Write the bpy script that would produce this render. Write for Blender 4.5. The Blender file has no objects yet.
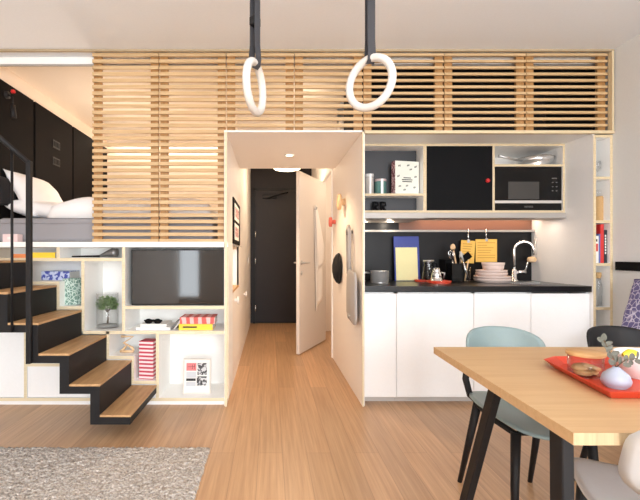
import bpy, bmesh, math, random
from mathutils import Vector, Matrix
random.seed(7)
C = bpy.context.scene.collection
PI = math.pi
F, CX, CY, EYE, D = 416.0, 270.0, 255.0, 1.15, 3.2      # focal length in px, vanishing point, eye height, distance of the facade

def px(x, Y=D): return (x - CX) * Y / F
def pz(y, Y=D): return EYE - (y - CY) * Y / F

# ------------------------------------------------------------------ materials
def lin(c):
    c = c / 255.0
    return c / 12.92 if c <= 0.04045 else ((c + 0.055) / 1.055) ** 2.4
def rgb(r, g, b): return (lin(r), lin(g), lin(b), 1.0)

def newmat(name):
    m = bpy.data.materials.new(name); m.use_nodes = True
    nt = m.node_tree
    return m, nt, nt.nodes['Principled BSDF']

def mat(name, col, rough=0.5, metal=0.0, bump=0.0, bscale=60.0, var=0.0, spec=0.5):
    m, nt, b = newmat(name)
    b.inputs['Base Color'].default_value = col
    b.inputs['Roughness'].default_value = rough
    b.inputs['Metallic'].default_value = metal
    b.inputs['Specular IOR Level'].default_value = spec
    tc = nt.nodes.new('ShaderNodeTexCoord')
    n = nt.nodes.new('ShaderNodeTexNoise'); n.inputs['Scale'].default_value = bscale; n.inputs['Detail'].default_value = 4
    nt.links.new(tc.outputs['Object'], n.inputs['Vector'])
    v = var if var else 0.03
    mx = nt.nodes.new('ShaderNodeMix'); mx.data_type = 'RGBA'
    mx.inputs['A'].default_value = tuple(c * (1 - v) for c in col[:3]) + (1,)
    mx.inputs['B'].default_value = tuple(min(1, c * (1 + v)) for c in col[:3]) + (1,)
    nt.links.new(n.outputs['Fac'], mx.inputs['Factor'])
    nt.links.new(mx.outputs['Result'], b.inputs['Base Color'])
    if bump:
        bp = nt.nodes.new('ShaderNodeBump'); bp.inputs['Strength'].default_value = bump; bp.inputs['Distance'].default_value = 0.004
        nt.links.new(n.outputs['Fac'], bp.inputs['Height']); nt.links.new(bp.outputs['Normal'], b.inputs['Normal'])
    return m

def wood(name, c1, c2, scale=(40, 2, 40), rough=0.45, planks=None, fine=0.35):
    """Wood grain stretched along the axis with the small scale; planks=(width, length) lays boards along Y."""
    m, nt, b = newmat(name)
    tc = nt.nodes.new('ShaderNodeTexCoord'); mp = nt.nodes.new('ShaderNodeMapping')
    mp.inputs['Scale'].default_value = scale
    nt.links.new(tc.outputs['Object'], mp.inputs['Vector'])
    n = nt.nodes.new('ShaderNodeTexNoise'); n.inputs['Scale'].default_value = 1.0; n.inputs['Detail'].default_value = 5; n.inputs['Roughness'].default_value = 0.6
    nt.links.new(mp.outputs['Vector'], n.inputs['Vector'])
    ramp = nt.nodes.new('ShaderNodeValToRGB')
    ramp.color_ramp.elements[0].position = 0.5 - fine / 2; ramp.color_ramp.elements[0].color = c1
    ramp.color_ramp.elements[1].position = 0.5 + fine / 2; ramp.color_ramp.elements[1].color = c2
    nt.links.new(n.outputs['Fac'], ramp.inputs['Fac'])
    out = ramp.outputs['Color']
    if planks:
        mp2 = nt.nodes.new('ShaderNodeMapping'); mp2.inputs['Rotation'].default_value = (0, 0, PI / 2)
        nt.links.new(tc.outputs['Object'], mp2.inputs['Vector'])
        br = nt.nodes.new('ShaderNodeTexBrick')
        br.inputs['Scale'].default_value = 1.0; br.inputs['Brick Width'].default_value = planks[1]; br.inputs['Row Height'].default_value = planks[0]
        br.inputs['Mortar Size'].default_value = 0.0012; br.inputs['Mortar Smooth'].default_value = 0.2
        br.inputs['Color1'].default_value = (0.86, 0.86, 0.86, 1); br.inputs['Color2'].default_value = (1.08, 1.06, 1.04, 1)
        br.inputs['Mortar'].default_value = (0.62, 0.58, 0.55, 1); br.offset = 0.37
        nt.links.new(mp2.outputs['Vector'], br.inputs['Vector'])
        ml = nt.nodes.new('ShaderNodeMix'); ml.data_type = 'RGBA'; ml.blend_type = 'MULTIPLY'; ml.inputs['Factor'].default_value = 1
        nt.links.new(out, ml.inputs['A']); nt.links.new(br.outputs['Color'], ml.inputs['B'])
        out = ml.outputs['Result']
    nt.links.new(out, b.inputs['Base Color'])
    b.inputs['Roughness'].default_value = rough
    bp = nt.nodes.new('ShaderNodeBump'); bp.inputs['Strength'].default_value = 0.08; bp.inputs['Distance'].default_value = 0.002
    nt.links.new(n.outputs['Fac'], bp.inputs['Height']); nt.links.new(bp.outputs['Normal'], b.inputs['Normal'])
    return m

def glass(name, tint=(1, 1, 1, 1), body=0.97, edge=1.0):
    m = bpy.data.materials.new(name); m.use_nodes = True; nt = m.node_tree
    nt.nodes.clear()
    o = nt.nodes.new('ShaderNodeOutputMaterial'); t = nt.nodes.new('ShaderNodeBsdfTransparent'); g = nt.nodes.new('ShaderNodeBsdfGlossy')
    t.inputs['Color'].default_value = tuple(c * body for c in tint[:3]) + (1,)
    g.inputs['Roughness'].default_value = 0.04
    lw = nt.nodes.new('ShaderNodeLayerWeight'); lw.inputs['Blend'].default_value = 0.5
    mt = nt.nodes.new('ShaderNodeMath'); mt.operation = 'MULTIPLY'; mt.inputs[1].default_value = 0.75 * edge
    pw = nt.nodes.new('ShaderNodeMath'); pw.operation = 'POWER'; pw.inputs[1].default_value = 3.0
    nt.links.new(lw.outputs['Facing'], pw.inputs[0])
    ad = nt.nodes.new('ShaderNodeMath'); ad.operation = 'ADD'; ad.inputs[1].default_value = 0.04
    nt.links.new(pw.outputs[0], ad.inputs[0]); nt.links.new(ad.outputs[0], mt.inputs[0])
    mx = nt.nodes.new('ShaderNodeMixShader')
    nt.links.new(mt.outputs[0], mx.inputs['Fac']); nt.links.new(t.outputs[0], mx.inputs[1]); nt.links.new(g.outputs[0], mx.inputs[2])
    nt.links.new(mx.outputs[0], o.inputs['Surface'])
    return m

def glow(name, col, strength):
    m, nt, b = newmat(name)
    b.inputs['Base Color'].default_value = col
    b.inputs['Emission Color'].default_value = col
    b.inputs['Emission Strength'].default_value = strength
    return m

def stripes(name, c1, c2, freq, axis='Z', rough=0.5, distort=0.0):
    m, nt, b = newmat(name)
    tc = nt.nodes.new('ShaderNodeTexCoord'); w = nt.nodes.new('ShaderNodeTexWave')
    w.bands_direction = axis; w.inputs['Scale'].default_value = freq; w.inputs['Distortion'].default_value = distort
    w.inputs['Detail Scale'].default_value = 3
    nt.links.new(tc.outputs['Object'], w.inputs['Vector'])
    r = nt.nodes.new('ShaderNodeValToRGB'); r.color_ramp.interpolation = 'CONSTANT'
    r.color_ramp.elements[0].color = c1; r.color_ramp.elements[1].position = 0.5; r.color_ramp.elements[1].color = c2
    nt.links.new(w.outputs['Fac'], r.inputs['Fac']); nt.links.new(r.outputs['Color'], b.inputs['Base Color'])
    b.inputs['Roughness'].default_value = rough
    return m

def spots(name, c1, c2, scale, thr=0.3, rough=0.5, feature='F1', kind='VORONOI', randomness=1.0):
    m, nt, b = newmat(name)
    tc = nt.nodes.new('ShaderNodeTexCoord')
    if kind == 'VORONOI':
        w = nt.nodes.new('ShaderNodeTexVoronoi'); w.feature = feature; w.inputs['Scale'].default_value = scale; w.inputs['Randomness'].default_value = randomness
        o = w.outputs['Distance']
    else:
        w = nt.nodes.new('ShaderNodeTexNoise'); w.inputs['Scale'].default_value = scale; w.inputs['Detail'].default_value = 3
        o = w.outputs['Fac']
    nt.links.new(tc.outputs['Object'], w.inputs['Vector'])
    r = nt.nodes.new('ShaderNodeValToRGB'); r.color_ramp.elements[0].position = max(0, thr - 0.03); r.color_ramp.elements[1].position = thr + 0.03
    r.color_ramp.elements[0].color = c1; r.color_ramp.elements[1].color = c2
    nt.links.new(o, r.inputs['Fac']); nt.links.new(r.outputs['Color'], b.inputs['Base Color'])
    b.inputs['Roughness'].default_value = rough
    return m

M = {}
M['wall'] = mat('wall_paint', rgb(226, 221, 215), 0.85)
M['wall_right'] = mat('right_wall_paint', rgb(222, 222, 221), 0.9)
M['ceiling'] = mat('ceiling_paint', rgb(234, 238, 243), 0.9)
M['warmwall'] = mat('loft_paint', rgb(234, 218, 200), 0.85)
M['corridor'] = mat('corridor_laminate', rgb(243, 236, 229), 0.6)
M['white'] = mat('white_lacquer', rgb(245, 245, 245), 0.35)
M['doorwhite'] = mat('door_lacquer', rgb(216, 206, 196), 0.4)
M['corridor_ceiling'] = mat('corridor_ceiling_paint', rgb(246, 241, 236), 0.8)
M['cubby'] = mat('white_laminate', rgb(250, 249, 246), 0.5)
M['ply'] = wood('plywood_edge', rgb(203, 182, 144), rgb(222, 204, 170), (3, 3, 300), 0.55)
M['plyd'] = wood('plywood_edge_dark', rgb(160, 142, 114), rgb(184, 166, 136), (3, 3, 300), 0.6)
M['warmceiling'] = mat('loft_ceiling_paint', rgb(242, 229, 213), 0.85)
M['plyv'] = wood('plywood_edge_pale', rgb(218, 202, 168), rgb(234, 220, 190), (3, 3, 200), 0.55)
M['slat'] = wood('bamboo_slat', rgb(190, 156, 111), rgb(212, 182, 139), (2, 60, 60), 0.5)
M['stile'] = wood('bamboo_stile', rgb(150, 107, 58), rgb(176, 133, 82), (60, 60, 3), 0.5)
M['floor'] = wood('bamboo_floor', rgb(172, 133, 98), rgb(206, 166, 127), (55, 1.6, 1), 0.36, planks=(0.14, 1.9), fine=0.5)
M['tread'] = wood('tread_wood', rgb(168, 126, 84), rgb(208, 168, 120), (30, 3, 30), 0.5, fine=0.45)
M['table'] = wood('table_wood', rgb(196, 156, 111), rgb(215, 181, 136), (2.2, 46, 46), 0.42, fine=0.6)
M['table_edge'] = wood('table_end_grain_dimmed', rgb(168, 144, 110), rgb(186, 162, 126), (90, 3, 3), 0.5)  # banded edge grain, its colour darkened to offset the strong window light
M['black'] = mat('black_steel', rgb(26, 24, 25), 0.55, spec=0.3)
M['blacksoft'] = mat('black_laminate', rgb(16, 12, 11), 0.8, spec=0.12)
M['blackdeep'] = mat('black_lacquer', rgb(13, 13, 15), 0.65, spec=0.12)
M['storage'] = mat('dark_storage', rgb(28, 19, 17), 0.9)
M['doordark'] = mat('charcoal_door', rgb(44, 40, 42), 0.6, spec=0.3)
M['splash'] = mat('backsplash_black', rgb(20, 18, 19), 0.42, spec=0.25)
M['greyback'] = mat('grey_back_panel', rgb(46, 46, 50), 0.5)
M['worktop'] = mat('worktop_black', rgb(20, 19, 20), 0.28, spec=0.4)
M['steel'] = mat('steel', rgb(235, 235, 236), 0.2, 1.0)
M['pansteel'] = mat('polished_pan_steel', rgb(214, 212, 210), 0.32, 0.65)
M['steelm'] = mat('brushed_steel', rgb(190, 188, 186), 0.4, 1.0)
M['grey'] = mat('grey_metal', rgb(128, 126, 124), 0.4, 0.6)
M['palemetal'] = mat('pale_metal', rgb(206, 201, 196), 0.4, 0.3)
M['fascia'] = mat('fascia_metal', rgb(172, 166, 160), 0.45, 0.2)
M['painted_glow'] = mat('painted_glow_panel', rgb(112, 76, 60), 0.4)  # warm light on the backsplash put into the colour
M['mattress'] = mat('mattress_fabric', rgb(150, 148, 152), 0.95, bump=0.3, bscale=220)
M['linen'] = mat('white_linen', rgb(240, 238, 238), 0.95, bump=0.25, bscale=14)
M['cream'] = mat('cream_linen', rgb(240, 228, 214), 0.95, bump=0.2, bscale=18)
M['blackcloth'] = mat('black_cloth', rgb(26, 24, 26), 0.95, bump=0.2, bscale=80)
M['ring'] = mat('ring_white', rgb(208, 203, 196), 0.5)
M['strap'] = mat('strap_web', rgb(58, 58, 62), 0.85, bump=0.4, bscale=300)
M['screen'] = mat('tv_screen', rgb(10, 10, 12), 0.05, spec=0.8)
M['teal'] = mat('teal_shell', rgb(138, 158, 160), 0.42)
M['charcoal'] = mat('charcoal_shell', rgb(30, 29, 31), 0.55, spec=0.3)
M['paleshell'] = mat('pale_shell', rgb(214, 217, 220), 0.5)
M['red'] = mat('red_enamel', rgb(214, 70, 44), 0.4)
M['redplastic'] = mat('red_plastic', rgb(200, 40, 40), 0.4)
M['coral'] = mat('coral_paint', rgb(226, 112, 98), 0.5)
M['lemon'] = mat('lemon_skin', rgb(226, 200, 54), 0.45, bump=0.3, bscale=140)
M['leaf'] = mat('green_leaf', rgb(122, 154, 90), 0.6, var=0.35, bscale=30)
M['eucalyptus'] = mat('grey_leaf', rgb(98, 98, 88), 0.7, var=0.3, bscale=25)
M['bark'] = mat('bark', rgb(92, 76, 58), 0.9, bump=0.4, bscale=60)
M['stone'] = mat('grey_pebbles', rgb(176, 174, 170), 0.8, bump=0.8, bscale=90, var=0.4)
M['vasewhite'] = mat('glazed_white', rgb(166, 172, 188), 0.4)
M['porcelain'] = mat('porcelain', rgb(238, 236, 234), 0.25)
M['pinkplate'] = mat('blush_stoneware', rgb(226, 204, 194), 0.4)
M['cookie'] = mat('cookie', rgb(236, 200, 142), 0.85, bump=0.8, bscale=120, var=0.25)
M['lidwood'] = wood('lid_wood', rgb(196, 146, 92), rgb(220, 176, 122), (3, 40, 40), 0.5)
M['knobwood'] = wood('knob_wood', rgb(214, 176, 132), rgb(234, 200, 158), (30, 30, 4), 0.5)
M['cork'] = mat('cork', rgb(196, 158, 108), 0.9, bump=0.5, bscale=160, var=0.2)
M['paper'] = mat('paper', rgb(232, 230, 225), 0.8)
M['print_red'] = mat('print_pink', rgb(222, 130, 132), 0.8)
M['print_grey'] = spots('print_grey', rgb(70, 70, 72), rgb(205, 205, 206), 45, 0.5, 0.8, kind='NOISE')
M['print_pale'] = mat('print_pale', rgb(202, 204, 208), 0.8)
M['ink'] = mat('ink', rgb(48, 48, 50), 0.8)
M['pinkprint'] = spots('pink_spine', rgb(120, 58, 70), rgb(224, 190, 190), 60, 0.5, 0.6, kind='NOISE')
M['floral'] = mat('floral_paper', rgb(226, 228, 218), 0.6)
M['yellow'] = mat('yellow_cover', rgb(242, 206, 62), 0.55)
M['orange'] = mat('orange_cover', rgb(226, 140, 84), 0.55)
M['bookred'] = mat('red_cover', rgb(206, 54, 52), 0.5)
M['bookpink'] = stripes('red_pink_cover', rgb(216, 92, 84), rgb(242, 188, 184), 5, 'X', 0.55, 1.5)
M['bookblue'] = mat('blue_cover', rgb(96, 108, 168), 0.5)
M['blueprint'] = spots('blue_print', rgb(72, 84, 170), rgb(206, 214, 236), 34, 0.5, 0.5, kind='NOISE')
M['booknavy'] = mat('navy_cover', rgb(36, 36, 46), 0.5)
M['greenpat'] = spots('green_lattice', rgb(206, 222, 214), rgb(112, 146, 134), 40, 0.1, 0.5, 'DISTANCE_TO_EDGE')
M['redstripe'] = stripes('red_white_stripe', rgb(196, 70, 88), rgb(246, 226, 226), 10.6, 'Z', 0.5, 0.0)
M['blueboard'] = mat('blue_board', rgb(46, 60, 140), 0.4)
M['paleyellow'] = mat('pale_yellow', rgb(238, 226, 168), 0.55)
M['notepad'] = mat('yellow_card', rgb(238, 190, 92), 0.7)
M['cardink'] = mat('card_ink', rgb(196, 140, 52), 0.7)
M['towel'] = mat('towel', rgb(246, 240, 234), 0.95, bump=0.5, bscale=160)
M['greybag'] = mat('grey_felt', rgb(176, 170, 166), 0.95, bump=0.4, bscale=160)
M['lilac'] = spots('lilac_pattern', rgb(216, 212, 232), rgb(104, 98, 148), 26, 0.05, 0.9, 'DISTANCE_TO_EDGE')
M['pink'] = mat('pink_box', rgb(230, 206, 206), 0.6)
M['tealbox'] = mat('teal_ceramic', rgb(92, 132, 126), 0.4)
M['brass'] = mat('brass', rgb(190, 140, 60), 0.3, 1.0)
M['glass'] = glass('clear_glass')
M['glassdim'] = glass('smoky_glass', (0.75, 0.75, 0.76, 1))
M['lampglow'] = glow('lamp_glow', rgb(255, 236, 200), 6.0)
M['ledglow'] = glow('led_glow', rgb(255, 240, 214), 4.0)
M['micro'] = mat('microwave_black', rgb(13, 11, 11), 0.22, spec=.3)
M['microwin'] = mat('microwave_window', rgb(62, 60, 58), 0.3)
# rug
def rugmat():
    m, nt, b = newmat('wool_rug')
    tc = nt.nodes.new('ShaderNodeTexCoord')
    v = nt.nodes.new('ShaderNodeTexVoronoi'); v.inputs['Scale'].default_value = 62
    n = nt.nodes.new('ShaderNodeTexNoise'); n.inputs['Scale'].default_value = 90; n.inputs['Detail'].default_value = 3
    for t in (v, n): nt.links.new(tc.outputs['Object'], t.inputs['Vector'])
    r = nt.nodes.new('ShaderNodeValToRGB')
    r.color_ramp.elements[0].color = rgb(154, 146, 139); r.color_ramp.elements[0].position = 0.3
    r.color_ramp.elements[1].color = rgb(214, 207, 200); r.color_ramp.elements[1].position = 0.66
    nt.links.new(n.outputs['Fac'], r.inputs['Fac'])
    nt.links.new(r.outputs['Color'], b.inputs['Base Color']); b.inputs['Roughness'].default_value = 1; b.inputs['Specular IOR Level'].default_value = 0.1
    bp = nt.nodes.new('ShaderNodeBump'); bp.inputs['Strength'].default_value = 1.0; bp.inputs['Distance'].default_value = 0.008; bp.invert = True
    nt.links.new(v.outputs['Distance'], bp.inputs['Height']); nt.links.new(bp.outputs['Normal'], b.inputs['Normal'])
    return m
M['rug'] = rugmat()

# ------------------------------------------------------------------ mesh helpers
class MB:
    """Collects shapes into one mesh."""
    def __init__(s, *mats): s.bm = bmesh.new(); s.mats = [M[m] if isinstance(m, str) else m for m in mats]
    def box(s, x0, x1, y0, y1, z0, z1, bev=0.0, mi=0, front=None, rot=None, piv=None):
        g = bmesh.ops.create_cube(s.bm, size=1.0); vs = g['verts']
        for v in vs:
            v.co = Vector(((x0 + x1) / 2 + v.co.x * (x1 - x0), (y0 + y1) / 2 + v.co.y * (y1 - y0), (z0 + z1) / 2 + v.co.z * (z1 - z0)))
        fs = {f for v in vs for f in v.link_faces}
        for f in fs:
            f.material_index = mi
            f.normal_update()
            if front is not None and f.normal.y < -0.9: f.material_index = front
        if bev:
            es = list({e for v in vs for e in v.link_edges})
            r = bmesh.ops.bevel(s.bm, geom=es, offset=bev, segments=2, affect='EDGES', profile=0.5)
            vs = list({v for f in r['faces'] for v in f.verts} | {v for v in vs if v.is_valid})
        if rot is not None: bmesh.ops.rotate(s.bm, verts=vs, cent=piv or Vector(((x0 + x1) / 2, (y0 + y1) / 2, (z0 + z1) / 2)), matrix=rot)
        return vs
    def tube(s, pts, r, n=10, mi=0, cap=True, flat=1.0):
        """A tube through pts; r a number or a list; flat squashes the section sideways."""
        pts = [Vector(p) for p in pts]; k = len(pts)
        rs = r if isinstance(r, (list, tuple)) else [r] * k
        rings, ref = [], None
        for i, p in enumerate(pts):
            t = (pts[min(i + 1, k - 1)] - pts[max(i - 1, 0)]).normalized()
            if ref is None:
                up = Vector((0, 0, 1)) if abs(t.z) < 0.9 else Vector((1, 0, 0))
                a = t.cross(up).normalized()
            else:
                a = (ref - t * ref.dot(t)).normalized()
            ref = a; b = t.cross(a)
            rings.append([s.bm.verts.new(p + (a * math.cos(2 * PI * j / n) * flat + b * math.sin(2 * PI * j / n)) * rs[i]) for j in range(n)])
        for i in range(k - 1):
            for j in range(n):
                f = s.bm.faces.new((rings[i][j], rings[i][(j + 1) % n], rings[i + 1][(j + 1) % n], rings[i + 1][j])); f.material_index = mi; f.smooth = True
        if cap:
            for q in (rings[0][::-1], rings[-1]):
                f = s.bm.faces.new(q); f.material_index = mi
    def lathe(s, prof, c, n=28, mi=0, sx=1.0, sy=1.0, rot=None):
        """prof: (radius, z) pairs bottom to top, turned about the upright axis at c."""
        c = Vector(c); rings = []; new = []
        for r, z in prof:
            if r < 1e-5: ring = [s.bm.verts.new((c.x, c.y, c.z + z))]
            else: ring = [s.bm.verts.new((c.x + r * sx * math.cos(2 * PI * j / n), c.y + r * sy * math.sin(2 * PI * j / n), c.z + z)) for j in range(n)]
            rings.append(ring); new += ring
        for a, b in zip(rings, rings[1:]):
            for j in range(n):
                if len(a) == 1 and len(b) == 1: continue
                if len(a) == 1: vs = (a[0], b[(j + 1) % n], b[j])[::-1]
                elif len(b) == 1: vs = (a[j], a[(j + 1) % n], b[0])
                else: vs = (a[j], a[(j + 1) % n], b[(j + 1) % n], b[j])
                f = s.bm.faces.new(vs); f.material_index = mi; f.smooth = True
        if rot is not None: bmesh.ops.rotate(s.bm, verts=new, cent=c, matrix=rot)
        return new
    def prism(s, poly, d0, d1, axis='Y', mi=0):
        """Extrudes a polygon. axis Y: poly in (x, z); axis Z: poly in (x, y); axis X: poly in (y, z)."""
        def P(p, d): return {'Y': (p[0], d, p[1]), 'Z': (p[0], p[1], d), 'X': (d, p[0], p[1])}[axis]
        a = [s.bm.verts.new(P(p, d0)) for p in poly]; b = [s.bm.verts.new(P(p, d1)) for p in poly]; n = len(poly)
        fs = [s.bm.faces.new(a), s.bm.faces.new(b[::-1])]
        for i in range(n): fs.append(s.bm.faces.new((a[i], b[i], b[(i + 1) % n], a[(i + 1) % n])))
        for f in fs: f.material_index = mi
        bmesh.ops.recalc_face_normals(s.bm, faces=fs)
        return a + b
    def shell(s, fn, thick, nu=24, nv=14, mi=0, power=4.0):
        """A thin curved sheet with rounded corners: fn(u, v) -> point for u, v in -1..1, outline a superellipse."""
        N = nu * 2; R = nv
        top, bot = [], []
        def disc(k, j):
            a = 2 * PI * j / N; ca, sa = math.cos(a), math.sin(a)
            q = (abs(ca) ** power + abs(sa) ** power) ** (-1.0 / power)
            r = k / R
            return ca * q * r, sa * q * r
        def nrm(u, v):
            e = 1e-3; p = Vector(fn(u, v)); d1 = Vector(fn(u + e, v)) - p; d2 = Vector(fn(u, v + e)) - p
            return d1.cross(d2).normalized()
        for k in range(1, R + 1):
            rt, rb = [], []
            for j in range(N):
                u, v = disc(k, j); p = Vector(fn(u, v)); n = nrm(u, v)
                h = thick * (0.5 if k < R else 0.28)
                rt.append(s.bm.verts.new(p + n * h)); rb.append(s.bm.verts.new(p - n * h))
            top.append(rt); bot.append(rb)
        p = Vector(fn(0, 0)); n = nrm(0, 0)
        ct = s.bm.verts.new(p + n * thick / 2); cb = s.bm.verts.new(p - n * thick / 2)
        for j in range(N):
            j2 = (j + 1) % N
            fs = [s.bm.faces.new((ct, top[0][j], top[0][j2])), s.bm.faces.new((cb, bot[0][j2], bot[0][j]))]
            for k in range(R - 1):
                fs.append(s.bm.faces.new((top[k][j], top[k + 1][j], top[k + 1][j2], top[k][j2])))
                fs.append(s.bm.faces.new((bot[k][j2], bot[k + 1][j2], bot[k + 1][j], bot[k][j])))
            fs.append(s.bm.faces.new((top[-1][j], bot[-1][j], bot[-1][j2], top[-1][j2])))
            for f in fs: f.smooth = True; f.material_index = mi
    def pillow(s, w, d, h, Mx=None, nu=20, nv=16, mi=0, wob=0.06, seed=1, corner=0.5):
        """A stuffed cushion lying in XY, w by d by h, moved by the matrix Mx."""
        rnd = random.Random(seed); ph = [rnd.uniform(0, 6.28) for _ in range(6)]
        new = []
        for sgn in (1, -1):
            g = []
            for i in range(nu + 1):
                row = []
                for j in range(nv + 1):
                    u = -1 + 2 * i / nu; v = -1 + 2 * j / nv
                    e = (max(0, 1 - abs(u) ** 2.6) * max(0, 1 - abs(v) ** 2.6)) ** corner
                    pin = 1 - 0.07 * (1 - abs(u) ** 2) * abs(v) ** 3 - 0.0
                    pin2 = 1 - 0.07 * (1 - abs(v) ** 2) * abs(u) ** 3
                    z = sgn * h / 2 * e * (1 + wob * math.sin(5 * u + ph[0]) * math.sin(4 * v + ph[1]) + wob * math.sin(9 * u + ph[2] + 3 * v))
                    row.append(s.bm.verts.new((u * w / 2 * pin2, v * d / 2 * pin, z)))
                g.append(row); new += row
            for i in range(nu):
                for j in range(nv):
                    q = (g[i][j], g[i + 1][j], g[i + 1][j + 1], g[i][j + 1])
                    f = s.bm.faces.new(q if sgn > 0 else q[::-1]); f.smooth = True; f.material_index = mi
        if Mx is not None: bmesh.ops.transform(s.bm, matrix=Mx, verts=new)
        bmesh.ops.remove_doubles(s.bm, verts=new, dist=1e-5)

ORIG = {}
def build(mb, name, parent=None, loc=None):
    """Links the collected shapes as ONE mesh object. World coordinates in; the origin goes to the thing's base (or the parent's)."""
    bm = mb.bm
    if parent is not None: o0 = ORIG[parent.name]
    elif loc is not None: o0 = Vector(loc)
    else:
        xs = [v.co.x for v in bm.verts]; ys = [v.co.y for v in bm.verts]; zs = [v.co.z for v in bm.verts]
        o0 = Vector(((min(xs) + max(xs)) / 2, (min(ys) + max(ys)) / 2, min(zs)))
    for v in bm.verts: v.co -= o0
    me = bpy.data.meshes.new(name); bm.to_mesh(me); bm.free()
    for m in mb.mats: me.materials.append(m)
    o = bpy.data.objects.new(name, me); C.objects.link(o)
    if parent is not None: o.parent = parent
    else: o.location = o0
    ORIG[o.name] = o0
    return o

def tag(o, label, cat, group=None):
    o['label'] = label; o['category'] = cat
    if group: o['group'] = group
    return o
def thing(name, label, cat, loc, group=None):
    o = bpy.data.objects.new(name, None); C.objects.link(o); o.location = loc; o.empty_display_size = 0.1
    ORIG[o.name] = Vector(loc)
    return tag(o, label, cat, group)
def struct(mb, name, parent=None):
    o = build(mb, name, parent)
    if parent is None: o['kind'] = 'structure'
    return o
def bx(mats, *a, **k):
    mb = MB(*(mats if isinstance(mats, (list, tuple)) else [mats])); mb.box(*a, **k); return mb
def T(x, y, z): return Matrix.Translation((x, y, z))
def R(deg, ax): return Matrix.Rotation(math.radians(deg), 4, ax)
def R3(deg, ax): return Matrix.Rotation(math.radians(deg), 3, ax)

# ================================================================== ROOM SHELL
XL, XR, YB, H = -2.2, 2.625, -3.6, 2.72
CL, CR = -0.33, 0.702            # corridor walls
LB = 5.6                        # back of the sleeping loft
YE = 7.03                       # end of the corridor
fm = bx('floor', XL - .1, XR + .1, YB - .1, YE + .1, -.05, 0); struct(fm, 'floor')
cm = bx('ceiling', XL - .1, XR + .1, YB - .1, LB + .1, H, H + .06); struct(cm, 'ceiling')
wm = bx('wall', XL - .1, XL, YB - .1, D + .0, 0, H); struct(wm, 'wall_left')
wm = bx('warmwall', XL - .1, XL, D, LB + .1, 0, H); struct(wm, 'wall_loft_left')
wm = bx('wall_right', XR, XR + .1, YB - .1, 4.1, 0, H); struct(wm, 'wall_right')
wm = bx('warmwall', XL, CL, LB, LB + .08, 0, H); struct(wm, 'wall_back')
# wall behind the viewer with two window openings
wm = MB('wall')
W1 = (-2.18, -1.72); W2 = (-0.3, 2.35); WZ0, WZ1 = .15, 2.5
wm.box(XL, W1[0], YB - .1, YB, 0, H); wm.box(W1[1], W2[0], YB - .1, YB, 0, H); wm.box(W2[1], XR, YB - .1, YB, 0, H)
for a, b in (W1, W2): wm.box(a, b, YB - .1, YB, 0, WZ0); wm.box(a, b, YB - .1, YB, WZ1, H)
struct(wm, 'wall_front')
for i, (a, b) in enumerate((W1, W2)):
    w = MB('black'); n = 2 if i else 1
    for k in range(n + 1):
        xx = a + (b - a) * k / n; xx = min(max(xx, a + .03), b - .03)
        w.box(xx - .03, xx + .03, YB - .09, YB - .03, WZ0, WZ1)
    w.box(a, b, YB - .09, YB - .03, WZ0, WZ0 + .06); w.box(a, b, YB - .09, YB - .03, WZ1 - .06, WZ1)
    struct(w, 'window_%d' % (i + 1))

# loft floor, ceiling over the corridor, corridor walls
struct(bx('warmwall', XL, CL - .02, 3.56, LB, 1.21, 1.25), 'floor_loft')
NY0, NY1, NZ0, NZ1 = 3.66, 4.40, .83, 1.235
w = MB('corridor', 'ply')
w.box(CL - .02, CL, 3.17, NY0, 0, 2.085); w.box(CL - .02, CL, NY1, YE, 0, 2.1)
w.box(CL - .02, CL, NY0, NY1, 0, NZ0); w.box(CL - .02, CL, NY0, NY1, NZ1, 2.1)
w.box(CL - .02, CL, 4.5, YE, 2.1, H)
struct(w, 'wall_corridor_left')
w = MB('cubby', 'lidwood')
w.box(CL - .12, CL - .105, NY0, NY1, NZ0, NZ1); w.box(CL - .105, CL - .001, NY1, NY1 + .015, NZ0, NZ1); w.box(CL - .105, CL - .001, NY0 - .015, NY0, NZ0, NZ1)
w.box(CL - .105, CL - .001, NY0, NY1, NZ1 - .0, NZ1 + .012); w.box(CL - .105, CL + .002, NY0, NY1, NZ0 - .015, NZ0 + .004, mi=1)
o = build(w, 'wall_niche'); tag(o, 'white niche with a wooden bottom in the corridor wall under the pinboard', 'niche')
w = MB('corridor')
w.box(CR, CR + .02, 3.17, 4.68, 0, 2.1); w.box(CR, CR + .02, 4.5, 4.68, 2.1, 2.7); w.box(CR, CR + .02, 4.68, 5.64, 2.13, 2.7); w.box(CR, CR + .02, 5.64, YE, 0, 2.7)
struct(w, 'wall_corridor_right')
struct(bx('doordark', CL - .1, CR + .1, YE, YE + .08, 0, 2.75), 'wall_corridor_end')
struct(bx('corridor_ceiling', CL - .0, CR - .0, 3.2, 4.5, 2.085, 2.10), 'ceiling_corridor')
struct(bx('corridor', CL - .02, CR + .02, 4.5, YE, 2.66, 2.72), 'ceiling_entry')
struct(bx('warmwall', CL - .02, CR + .02, 4.46, 4.5, 2.10, H), 'wall_loft_end')
# bathroom behind the open door
w = MB('corridor')
w.box(CR + .02, 2.0, 4.25, 4.3, 0, 2.5); w.box(CR + .02, 2.0, 6.3, 6.35, 0, 2.5); w.box(2.0, 2.05, 4.25, 6.35, 0, 2.5); w.box(CR + .02, 2.05, 4.25, 6.35, 2.5, 2.55)
struct(w, 'wall_bathroom')
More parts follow.
